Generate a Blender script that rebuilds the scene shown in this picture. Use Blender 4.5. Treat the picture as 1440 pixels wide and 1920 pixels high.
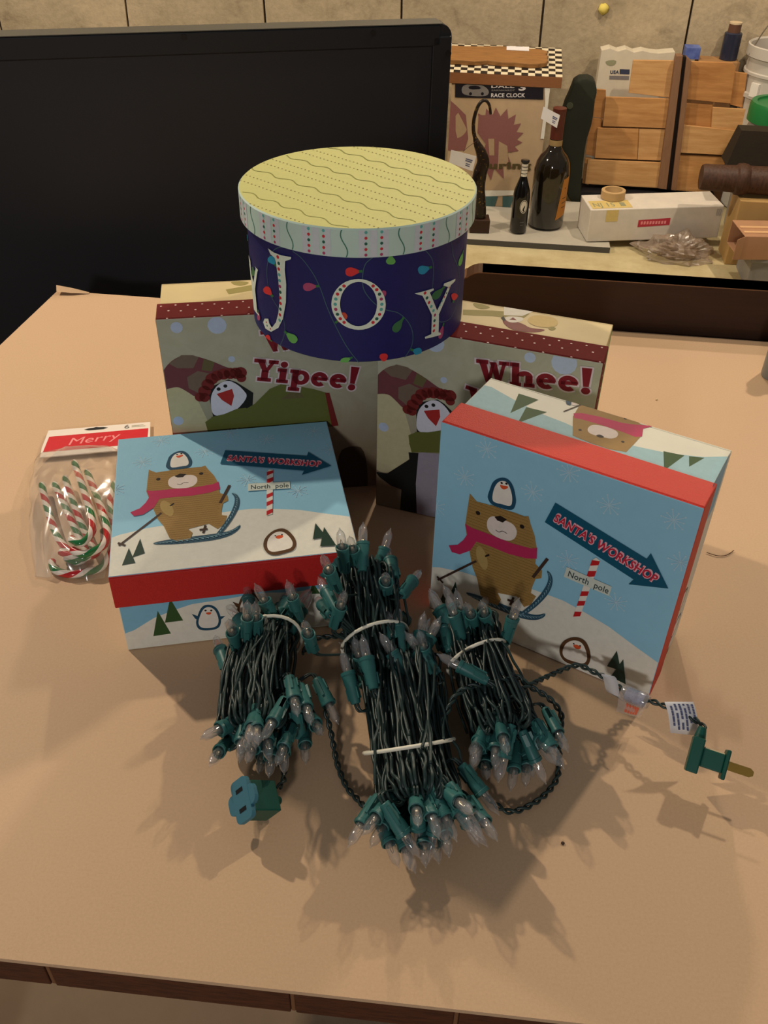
import bpy, bmesh, math, random, json
from math import sin, cos, pi, hypot, atan2, sqrt
from mathutils import Vector, Matrix, geometry
from mathutils.geometry import tessellate_polygon
random.seed(7)
for o in list(bpy.data.objects): bpy.data.objects.remove(o)
scene = bpy.context.scene
COL = scene.collection
TZ = 0.80                                   # table top height above the floor

# ------------------------------------------------------------------ camera
CAMF, PITCH, ROLL, CAMH = 1728.0, 0.6725, 0.0203, 0.5819
fwd = Vector((0, cos(PITCH), -sin(PITCH)))
right0 = Vector((1, 0, 0)); up0 = right0.cross(fwd)
cr = right0 * cos(ROLL) + up0 * sin(ROLL)
cu = -right0 * sin(ROLL) + up0 * cos(ROLL)
cam_data = bpy.data.cameras.new('camera'); cam = bpy.data.objects.new('camera', cam_data)
COL.objects.link(cam); scene.camera = cam
M = Matrix((cr, cu, -fwd)).transposed().to_4x4(); M.translation = Vector((0, 0, CAMH + TZ))
cam.matrix_world = M
cam_data.sensor_fit = 'VERTICAL'; cam_data.sensor_height = 24.0
cam_data.lens = CAMF / 1920 * 24.0
cam_data.clip_start = 0.02; cam_data.clip_end = 50

# ------------------------------------------------------------------ light
world = bpy.data.worlds.new('world'); scene.world = world; world.use_nodes = True
world.node_tree.nodes['Background'].inputs[0].default_value = (1.0, 0.97, 0.98, 1)
world.node_tree.nodes['Background'].inputs[1].default_value = 0.115
def lamp(name, loc, power, col, rad):
    l = bpy.data.lights.new(name, 'POINT'); l.energy = power; l.color = col; l.shadow_soft_size = rad
    o = bpy.data.objects.new(name, l); o.location = (loc[0], loc[1], loc[2] + TZ); COL.objects.link(o); return o
lamp('ceiling_bulb_left', (-1.30, 1.62, 1.40), 92, (1.0, 0.83, 0.63), 0.03)
lamp('ceiling_bulb_right', (1.05, 1.62, 1.40), 50, (1.0, 0.82, 0.62), 0.03)
lamp('ceiling_bulb_wall', (0.33, 2.20, 1.36), 34, (1.0, 0.84, 0.66), 0.03)
lamp('front_fill_lamp', (-0.45, -2.0, 1.15), 74, (1.0, 0.93, 0.88), 0.12)  # added fill behind the camera, brightens the box fronts; no real bulb there
scene.view_settings.view_transform = 'Standard'; scene.view_settings.look = 'None'
scene.view_settings.exposure = 0.05; scene.view_settings.gamma = 1.0
scene.view_settings.use_curve_mapping = False

# ------------------------------------------------------------------ helpers
def lin(c):
    return tuple((x / 255 / 12.92 if x / 255 <= 0.04045 else ((x / 255 + 0.055) / 1.055) ** 2.4) for x in c) + (1,)
MATS = {}
def mat(name, rgb, rough=0.6, noise=0.0, nscale=20, bump=0.0, bscale=200, metal=0.0, spec=0.4, coat=0.0, col2=None, stretch=None, trans=0.0, ior=1.45, alpha=1.0, sheen=0.0):
    if name in MATS: return MATS[name]
    m = bpy.data.materials.new(name); m.use_nodes = True; MATS[name] = m
    nt = m.node_tree; b = nt.nodes['Principled BSDF']
    b.inputs['Base Color'].default_value = lin(rgb); b.inputs['Roughness'].default_value = rough
    b.inputs['Metallic'].default_value = metal; b.inputs['Specular IOR Level'].default_value = spec
    b.inputs['Coat Weight'].default_value = coat; b.inputs['Transmission Weight'].default_value = trans
    b.inputs['IOR'].default_value = ior; b.inputs['Alpha'].default_value = alpha
    if noise or bump:
        tc = nt.nodes.new('ShaderNodeTexCoord'); src = tc.outputs['Object']
        if stretch:
            mp = nt.nodes.new('ShaderNodeMapping'); mp.inputs['Scale'].default_value = stretch
            nt.links.new(src, mp.inputs[0]); src = mp.outputs[0]
    if noise:
        n = nt.nodes.new('ShaderNodeTexNoise'); n.inputs['Scale'].default_value = nscale; n.inputs['Detail'].default_value = 6
        n.inputs['Roughness'].default_value = 0.65
        r = nt.nodes.new('ShaderNodeValToRGB'); r.color_ramp.elements[0].position = 0.3; r.color_ramp.elements[1].position = 0.7
        c1 = lin(rgb); c2 = lin(col2) if col2 else tuple(x * (1 - noise) for x in c1[:3]) + (1,)
        r.color_ramp.elements[0].color = c2; r.color_ramp.elements[1].color = c1
        nt.links.new(src, n.inputs['Vector']); nt.links.new(n.outputs['Fac'], r.inputs[0]); nt.links.new(r.outputs[0], b.inputs['Base Color'])
    if bump:
        n2 = nt.nodes.new('ShaderNodeTexNoise'); n2.inputs['Scale'].default_value = bscale; n2.inputs['Detail'].default_value = 4
        bp = nt.nodes.new('ShaderNodeBump'); bp.inputs['Strength'].default_value = bump; bp.inputs['Distance'].default_value = 0.002
        nt.links.new(src, n2.inputs['Vector']); nt.links.new(n2.outputs['Fac'], bp.inputs['Height']); nt.links.new(bp.outputs[0], b.inputs['Normal'])
    return m

class MB:
    def __init__(s): s.v = []; s.f = []; s.mi = []; s.mats = []; s.uv = {}
    def m(s, mt):
        if mt not in s.mats: s.mats.append(mt)
        return s.mats.index(mt)
    def face(s, pts, mt, uvs=None):
        i = len(s.v); s.v += [Vector(p) for p in pts]; s.f.append(tuple(range(i, i + len(pts)))); s.mi.append(s.m(mt))
        if uvs: s.uv[len(s.f) - 1] = uvs
    def grid(s, rows, mt, closed=False, uvf=None):
        n = len(rows[0]); b = len(s.v)
        for r in rows: s.v += [Vector(p) for p in r]
        k = s.m(mt)
        for i in range(len(rows) - 1):
            for j in range(n if closed else n - 1):
                j2 = (j + 1) % n
                s.f.append((b + i * n + j, b + i * n + j2, b + (i + 1) * n + j2, b + (i + 1) * n + j)); s.mi.append(k)
                if uvf: s.uv[len(s.f) - 1] = [uvf(i, j), uvf(i, j + 1), uvf(i + 1, j + 1), uvf(i + 1, j)]
        return b
    def box(s, x0, x1, y0, y1, z0, z1, mt, M=None):
        p = [Vector(q) for q in ((x0, y0, z0), (x1, y0, z0), (x1, y1, z0), (x0, y1, z0), (x0, y0, z1), (x1, y0, z1), (x1, y1, z1), (x0, y1, z1))]
        if M: p = [M @ q for q in p]
        b = len(s.v); s.v += p; k = s.m(mt)
        for f in ((3, 2, 1, 0), (4, 5, 6, 7), (0, 1, 5, 4), (1, 2, 6, 5), (2, 3, 7, 6), (3, 0, 4, 7)):
            s.f.append(tuple(b + i for i in f)); s.mi.append(k)
    def tube(s, pts, r, mt, sides=6, caps=True, uv=False, flat=1.0):
        pts = [Vector(p) for p in pts]; n = len(pts); rf = r if callable(r) else (lambda t: r)
        t0 = (pts[1] - pts[0]).normalized(); nrm = t0.orthogonal().normalized(); rows = []; dist = [0]
        for i in range(n):
            t = (pts[min(i + 1, n - 1)] - pts[max(i - 1, 0)])
            if t.length < 1e-9: t = t0
            t.normalize(); nrm = (nrm - t * nrm.dot(t))
            if nrm.length < 1e-6: nrm = t.orthogonal()
            nrm.normalize(); bn = t.cross(nrm); rr = rf(i / (n - 1))
            rows.append([pts[i] + nrm * cos(2 * pi * k / sides) * rr + bn * sin(2 * pi * k / sides) * rr * flat for k in range(sides)])
            if i: dist.append(dist[-1] + (pts[i] - pts[i - 1]).length)
        b = s.grid(rows, mt, True, (lambda i, j: (j / sides, dist[i])) if uv else None); k = s.m(mt)
        if caps:
            s.f.append(tuple(b + j for j in reversed(range(sides)))); s.mi.append(k)
            s.f.append(tuple(b + (n - 1) * sides + j for j in range(sides))); s.mi.append(k)
    def lathe(s, prof, mt, seg=32, cap=True, M=None, mtf=None, sx=1.0, sy=1.0):
        rows = []
        for r, z in prof: rows.append([(M @ Vector((r * cos(2 * pi * k / seg) * sx, r * sin(2 * pi * k / seg) * sy, z))) if M else Vector((r * cos(2 * pi * k / seg) * sx, r * sin(2 * pi * k / seg) * sy, z)) for k in range(seg)])
        f0 = len(s.f); b = s.grid(rows, mt, True)
        if mtf:
            for i in range(len(prof) - 1):
                mm = mtf(i)
                if mm:
                    for j in range(seg): s.mi[f0 + i * seg + j] = s.m(mm)
        if cap:
            k = s.m(mt)
            s.f.append(tuple(b + j for j in reversed(range(seg)))); s.mi.append(k)
            s.f.append(tuple(b + (len(prof) - 1) * seg + j for j in range(seg))); s.mi.append(s.m(mtf(len(prof) - 2)) if mtf and mtf(len(prof) - 2) else k)
    def prism(s, poly, z0, z1, mt, M=None):
        n = len(poly); k = s.m(mt); b = len(s.v)
        area = sum(poly[i][0] * poly[(i + 1) % n][1] - poly[(i + 1) % n][0] * poly[i][1] for i in range(n))
        if area < 0: poly = list(reversed(poly))
        for z in (z0, z1):
            for p in poly:
                q = Vector((p[0], p[1], z)); s.v.append(M @ q if M else q)
        for i in range(n): s.f.append((b + i, b + (i + 1) % n, b + n + (i + 1) % n, b + n + i)); s.mi.append(k)
        for t in tessellate_polygon([[Vector((p[0], p[1], 0)) for p in poly]]):
            s.f.append(tuple(b + i for i in t)); s.mi.append(k); s.f.append(tuple(b + n + i for i in reversed(t))); s.mi.append(k)
    def build(s, name, parent=None, smooth=False, bevel=0.0, M=None, kind=None, label=None, seg=2, fixn=True):
        me = bpy.data.meshes.new(name); me.from_pydata([tuple(v) for v in s.v], [], s.f)
        for mt in s.mats: me.materials.append(mt)
        me.polygons.foreach_set('material_index', s.mi)
        if s.uv:
            ul = me.uv_layers.new(name='UVMap')
            for fi, uvs in s.uv.items():
                p = me.polygons[fi]
                for li, u in zip(p.loop_indices, uvs): ul.data[li].uv = u
        if fixn:
            bm = bmesh.new(); bm.from_mesh(me); bmesh.ops.recalc_face_normals(bm, faces=bm.faces); bm.to_mesh(me); bm.free()
        if smooth:
            me.shade_smooth()
        me.update()
        o = bpy.data.objects.new(name, me); COL.objects.link(o)
        if parent: o.parent = parent
        if M is not None: o.matrix_local = M
        if bevel:
            bv = o.modifiers.new('bevel', 'BEVEL'); bv.width = bevel; bv.segments = seg; bv.limit_method = 'ANGLE'; bv.angle_limit = 0.6
        if smooth == 'auto' or (smooth and bevel): pass
        if kind: o['kind'] = kind
        if label: o['label'] = label
        return o
def sharp(o, deg=35):
    # flat look at edges sharper than deg
    me = o.data
    bm = bmesh.new(); bm.from_mesh(me)
    for e in bm.edges:
        if len(e.link_faces) == 2 and e.calc_face_angle(0) > math.radians(deg): e.smooth = False
    bm.to_mesh(me); bm.free(); return o
def tag(o, label, cat, group=None):
    o['label'] = label; o['category'] = cat
    if group: o['group'] = group
    return o
def thing(name, label, cat, loc=(0, 0, 0), M=None, group=None, rz=0.0):
    o = bpy.data.objects.new(name, None); COL.objects.link(o); o.empty_display_size = 0.02
    if M is not None: o.matrix_world = M
    else: o.location = (loc[0], loc[1], loc[2] + TZ); o.rotation_euler = (0, 0, rz)
    return tag(o, label, cat, group)
def struct(o): o['kind'] = 'structure'; return o
def at(px, py, Y):                       # photograph pixel -> point at depth Y, heights relative to the table top
    d = fwd + cr * ((px - 720) / CAMF) - cu * ((py - 960) / CAMF)
    t = Y / d.y; return Vector((0, 0, CAMH)) + d * t
def onz(px, py, z):
    d = fwd + cr * ((px - 720) / CAMF) - cu * ((py - 960) / CAMF)
    t = (z - CAMH) / d.z; return Vector((0, 0, CAMH)) + d * t
def smoothpath(pts, n=8, closed=False):
    P = [Vector(p) for p in pts]; out = []; N = len(P)
    for i in range(N if closed else N - 1):
        p0 = P[(i - 1) % N] if closed or i > 0 else P[0]; p1 = P[i]; p2 = P[(i + 1) % N]; p3 = P[(i + 2) % N] if closed or i + 2 < N else P[-1]
        for k in range(n):
            t = k / n
            out.append(0.5 * ((2 * p1) + (p2 - p0) * t + (2 * p0 - 5 * p1 + 4 * p2 - p3) * t * t + (3 * p1 - p0 - 3 * p2 + p3) * t ** 3))
    if not closed: out.append(P[-1])
    return out

# ------------------------------------------------------------------ flat print: shapes laid onto a surface
INK = dict(snow=(226, 226, 214), flake=(180, 214, 230), penguin_blue=(28, 74, 100), white=(232, 228, 218), orange=(214, 88, 48), dark=(36, 26, 22),
    tree_dark=(34, 60, 50), tree=(52, 84, 44), ski=(46, 84, 104), bear=(156, 124, 70), bear_light=(176, 150, 92), muzzle=(226, 214, 206), scarf=(186, 44, 92),
    pole=(66, 48, 40), candy_red=(196, 34, 40), arrow=(10, 84, 112), sign=(206, 216, 206), brown=(88, 60, 36), sky_side=(158, 196, 204),
    g_cream=(188, 186, 150), g_dark=(124, 112, 92), flakeblob=(176, 196, 222), maroon=(108, 60, 66), taupe=(112, 98, 86), olive_d=(98, 92, 62), black=(22, 26, 26), darkbrown=(66, 54, 42),
    pale=(210, 216, 232), red=(166, 46, 44), maroon2=(112, 36, 34), green=(96, 104, 50), greybelly=(150, 148, 164), olive_s=(150, 140, 80), maroon_s=(128, 66, 62),
    pale_s=(228, 224, 210), tan_s=(212, 186, 120), wire=(70, 100, 110), b_green=(56, 120, 66), b_red=(220, 58, 58), b_pink=(176, 78, 116), b_blue=(44, 150, 186),
    b_lime=(110, 180, 92), b_orange=(208, 84, 56), b_green2=(64, 116, 74), cream=(224, 236, 218), d_red=(206, 52, 62), d_green=(44, 100, 84), d_teal=(96, 176, 168), d_pink=(176, 70, 110),
    pink_edge=(236, 176, 186), text_red=(196, 32, 60), ink=(50, 70, 72), wordred=(122, 22, 36), wordedge=(210, 200, 206), sky=(124, 184, 214), dotwhite=(236, 214, 206),
    lid_line=(132, 136, 60), lid_dot=(120, 100, 50), lav=(204, 212, 216), gline=(70, 128, 108), label_ink=(60, 66, 88), tagwhite=(228, 226, 226), tagink=(90, 96, 130),
    check_w=(222, 210, 178), check_b=(44, 36, 30), card_red=(206, 34, 44), card_pink=(240, 150, 150), card_white=(232, 222, 212), ski_light=(120, 160, 176), bear_line=(130, 100, 52),
    maroon_f=(140, 92, 88), oldgold=(88, 76, 46), tanbag=(176, 150, 118), headblack=(26, 24, 32), headwhite=(214, 208, 206), grey=(126, 122, 120), teal_d=(72, 104, 104), stickw=(220, 214, 200),
    orange_label=(176, 116, 48), redlabel=(190, 60, 72), tapey=(214, 190, 120), caporange=(226, 110, 80), fold=(150, 150, 118), foldl=(202, 204, 172), stripe_r=(150, 60, 50))
def ink(name):
    return mat('ink_' + name, INK[name], rough=0.55, noise=0.10, nscale=180, spec=0.3)
def chaikin(p, n=2):
    for _ in range(n):
        q = []
        for i in range(len(p)):
            a = p[i]; b = p[(i + 1) % len(p)]
            q += [(a[0] * .75 + b[0] * .25, a[1] * .75 + b[1] * .25), (a[0] * .25 + b[0] * .75, a[1] * .25 + b[1] * .75)]
        p = q
    return p
def clip_half(poly, ax, val, keep_less):
    out = []; n = len(poly)
    for i in range(n):
        a = poly[i]; b = poly[(i + 1) % n]
        ia = (a[ax] <= val) if keep_less else (a[ax] >= val); ib = (b[ax] <= val) if keep_less else (b[ax] >= val)
        if ia: out.append(a)
        if ia != ib:
            t = (val - a[ax]) / (b[ax] - a[ax]); out.append((a[0] + (b[0] - a[0]) * t, a[1] + (b[1] - a[1]) * t))
    return out
def ribbon(path, w):
    L = []; R = []
    for i, p in enumerate(path):
        a = path[max(i - 1, 0)]; b = path[min(i + 1, len(path) - 1)]; dx, dy = b[0] - a[0], b[1] - a[1]; l = hypot(dx, dy) or 1
        L.append((p[0] - dy / l * w / 2, p[1] + dx / l * w / 2)); R.append((p[0] + dy / l * w / 2, p[1] - dx / l * w / 2))
    return [[L[i], L[i + 1], R[i + 1], R[i]] for i in range(len(path) - 1)]
def disc(c, r, n=14, ry=None): return [(c[0] + r * cos(2 * pi * k / n), c[1] + (ry or r) * sin(2 * pi * k / n)) for k in range(n)]
def font_tris(text, offset=0.0):
    cu_ = bpy.data.curves.new('t', 'FONT'); cu_.body = text; cu_.size = 1.0; cu_.offset = offset; cu_.resolution_u = 3; cu_.space_character = 1.0 + offset * 2.5
    ob = bpy.data.objects.new('t', cu_); COL.objects.link(ob)
    dg = bpy.context.evaluated_depsgraph_get(); ev = ob.evaluated_get(dg); me = ev.to_mesh()
    tris = [[(me.vertices[i].co.x, me.vertices[i].co.y) for i in p.vertices] for p in me.polygons]
    ev.to_mesh_clear(); bpy.data.objects.remove(ob); bpy.data.curves.remove(cu_)
    return tris
def place_text(tris, p0, p1, height, hscale=None):
    xs = [v[0] for t in tris for v in t]; x0, x1 = min(xs), max(xs)
    d = Vector((p1[0] - p0[0], p1[1] - p0[1])); L = d.length; d.normalize(); n = Vector((-d.y, d.x)); k = L / (x1 - x0)
    return [[(p0[0] + d.x * (v[0] - x0) * k + n.x * v[1] * height / 0.7, p0[1] + d.y * (v[0] - x0) * k + n.y * v[1] * height / 0.7) for v in t] for t in tris]
# chunky slab alphabet from simple pieces (quads and ring sectors), unit x-height 0.7
def slab(letter):
    Q = []; A = []
    q = lambda *p: Q.append(list(p))
    if letter == 'W':
        q((.08, 1), (.32, 1), (.50, 0), (.32, 0)); q((.52, .95), (.66, .95), (.50, 0), (.38, 0)); q((.48, .95), (.70, .95), (.88, 0), (.70, 0)); q((.92, 1), (1.06, 1), (.88, 0), (.76, 0))
        q((0, 1.02), (.4, 1.02), (.4, .88), (0, .88)); q((.82, 1.02), (1.16, 1.02), (1.16, .88), (.82, .88)); w = 1.16
    elif letter == 'Y':
        q((.1, 1), (.34, 1), (.56, .5), (.36, .44)); q((.68, 1), (.84, 1), (.58, .44), (.44, .5)); q((.34, .5), (.58, .5), (.58, .05), (.34, .05)); q((.2, .14), (.72, .14), (.72, 0), (.2, 0))
        q((0, 1.02), (.42, 1.02), (.42, .88), (0, .88)); q((.58, 1.02), (.94, 1.02), (.94, .88), (.58, .88)); w = .92
    elif letter == 'h':
        q((.08, 1), (.3, 1), (.3, .0), (.08, .0)); q((0, 1.02), (.3, 1.02), (.3, .88), (0, .88)); q((0, .13), (.38, .13), (.38, 0), (0, 0)); q((.5, .13), (.86, .13), (.86, 0), (.5, 0)); q((.56, .45), (.78, .45), (.78, .05), (.56, .05))
        A.append((.52, .44, .26, .24, .2, 0, pi)); w = .88
    elif letter == 'e':
        A.append((.34, .33, .33, .34, .2, .0, 1.72 * pi)); q((.1, .42), (.64, .42), (.64, .29), (.1, .29)); w = .72
    elif letter == 'i':
        q((.1, .66), (.34, .66), (.34, .05), (.1, .05)); q((0, .67), (.34, .67), (.34, .54), (0, .54)); q((0, .13), (.44, .13), (.44, 0), (0, 0)); A.append((.22, .88, .13, .13, .13, 0, 2 * pi)); w = .46
    elif letter == 'p':
        q((.1, .66), (.32, .66), (.32, -.3), (.1, -.3)); q((0, .67), (.32, .67), (.32, .54), (0, .54)); q((0, -.2), (.44, -.2), (.44, -.34), (0, -.34)); A.append((.45, .33, .33, .34, .19, -pi, pi)); w = .82
    elif letter == '!':
        q((.02, 1.08), (.34, 1.08), (.26, .28), (.1, .28)); A.append((.18, .08, .14, .14, .14, 0, 2 * pi)); w = .36
    return Q, A, w
def slab_word(word, p0, p1, height):
    dark = []; edge = []; x = 0; parts = []
    for ch in word:
        Q, A, w = slab(ch); parts.append((x, Q, A)); x += w + .05
    d = Vector((p1[0] - p0[0], p1[1] - p0[1])); L = d.length; d.normalize(); n = Vector((-d.y, d.x)); k = L / x
    T = lambda u, v: (p0[0] + d.x * u * k + n.x * v * height, p0[1] + d.y * u * k + n.y * v * height)
    for x0, Q, A in parts:
        for infl, out in ((.018, dark), (.08, edge)):
            for qd in Q:
                cx_ = sum(p[0] for p in qd) / 4; cy_ = sum(p[1] for p in qd) / 4
                out.append([T(x0 + p[0] + (infl if p[0] > cx_ else -infl), p[1] + (infl if p[1] > cy_ else -infl)) for p in qd])
            for (ax, ay, rx, ry, th, a0, a1) in A:
                N = 18; rx2, ry2 = rx + infl, ry + infl; tx = max(rx - th - infl, 0.001); ty = max(ry - th * .85 - infl, 0.001)
                for i in range(N):
                    u, v = a0 + (a1 - a0) * i / N, a0 + (a1 - a0) * (i + 1) / N
                    out.append([T(x0 + ax + rx2 * cos(u), ay + ry2 * sin(u)), T(x0 + ax + rx2 * cos(v), ay + ry2 * sin(v)), T(x0 + ax + tx * cos(v), ay + ty * sin(v)), T(x0 + ax + tx * cos(u), ay + ty * sin(u))])
    return dark, edge
class Print:
    """collects flat inked shapes (mm on the surface); map2d turns (u, v, lift) into a local 3-D point"""
    def __init__(s, mapf, rect=None, strip=None, circle=None): s.mapf = mapf; s.rect = rect; s.strip = strip; s.mb = MB(); s.lay = 0; s.circle = circle
    def poly(s, col, p, tri=False, newlayer=True):
        if newlayer: s.lay += 1
        if len(p) < 3: return
        if not tri:
            try: ts = [[p[i] for i in t] for t in tessellate_polygon([[Vector((q[0], q[1], 0)) for q in p]])]
            except Exception: return
        else: ts = [p]
        for t in ts:
            if s.rect:
                for ax, v, l in ((0, s.rect[0], False), (0, s.rect[1], True), (1, s.rect[2], False), (1, s.rect[3], True)):
                    t = clip_half(t, ax, v, l)
                    if len(t) < 3: break
                if len(t) < 3: continue
            pcs = [t]
            if s.strip:
                pcs = []; xs = [q[0] for q in t]; k0 = math.floor(min(xs) / s.strip); k1 = math.ceil(max(xs) / s.strip)
                for k in range(k0, k1):
                    c = clip_half(clip_half(t, 0, k * s.strip, False), 0, (k + 1) * s.strip, True) if len(t) >= 3 else []
                    if len(c) >= 3: pcs.append(c)
            for c in pcs:
                ar = sum(c[i][0] * c[(i + 1) % len(c)][1] - c[(i + 1) % len(c)][0] * c[i][1] for i in range(len(c)))
                if abs(ar) < 1e-4: continue
                if ar < 0: c = c[::-1]
                s.mb.face([s.mapf(q[0], q[1], 0.00010 + s.lay * 0.000018) for q in c], ink(col))
    def many(s, col, ps, tri=False):
        s.lay += 1
        for p in ps: s.poly(col, p, tri, False)
    def items(s, items, swap=None):
        f = swap or (lambda p: p)
        prev = None
        for kind, col, pts, w in items:
            same = prev == 'dot'; prev = kind
            if kind == 'ring':
                o = [tuple(x) for x in pts]; i = [tuple(x) for x in w]; n = len(o)
                s.many(col, [[o[k], o[(k + 1) % n], i[(k + 1) % n], i[k]] for k in range(n)]); continue
            pts = [f(tuple(p)) for p in pts]
            if kind == 'p': s.poly(col, pts)
            elif kind == 's': s.poly(col, chaikin(pts))
            elif kind == 'dot':
                s.poly(col, disc(pts[0], w), newlayer=not same)
            elif kind == 'line': s.many(col, ribbon([tuple(q)[:2] for q in smoothpath([(p[0], p[1], 0) for p in pts], 6)] if len(pts) > 2 else pts, w))
            elif kind == 'flake':
                c = pts[0]; R = []
                for k in range(10):
                    a = k * pi / 5; r0, r = 1.2, w * (.80 if k % 2 else .60); h_ = .32
                    ca, sa = cos(a), sin(a); R.append([(c[0] + r0 * ca - h_ * sa, c[1] + r0 * sa + h_ * ca), (c[0] + r0 * ca + h_ * sa, c[1] + r0 * sa - h_ * ca), (c[0] + r * ca + h_ * sa, c[1] + r * sa - h_ * ca), (c[0] + r * ca - h_ * sa, c[1] + r * sa + h_ * ca)])
                    R.append(disc((c[0] + (r + .9) * ca, c[1] + (r + .9) * sa), .8, 6))
                R.append(disc(c, 1.1, 8)); s.many(col, R)
            elif kind == 't':
                if col == 'text:santa':
                    t = font_tris("SANTA'S WORKSHOP", 0.03); t2 = font_tris("SANTA'S WORKSHOP", 0.075)
                    # the same advance for both: fit to the same line
                    s.many('pink_edge', place_text(t2, (pts[0][0] - .3, pts[0][1] - .3), (pts[1][0] + .6, pts[1][1] - .3), 8.6), True); s.many('text_red', place_text(font_tris("SANTA'S WORKSHOP", 0.022), pts[0], pts[1], 7.4), True)
                elif col == 'text:north': s.many('ink', place_text(font_tris("North  pole", 0.012), pts[0], pts[1], 6.0), True)
                elif col in ('text:yipee', 'text:whee'):
                    dk, ed = slab_word('Yipee!' if 'yip' in col else 'Whee!', pts[0], pts[1], 22 if 'yip' in col else 21.5); s.many('wordedge', ed); s.many('wordred', dk)
    def build(s, name, parent, label=None):
        return s.mb.build(name, parent, fixn=False, label=label)
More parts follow.
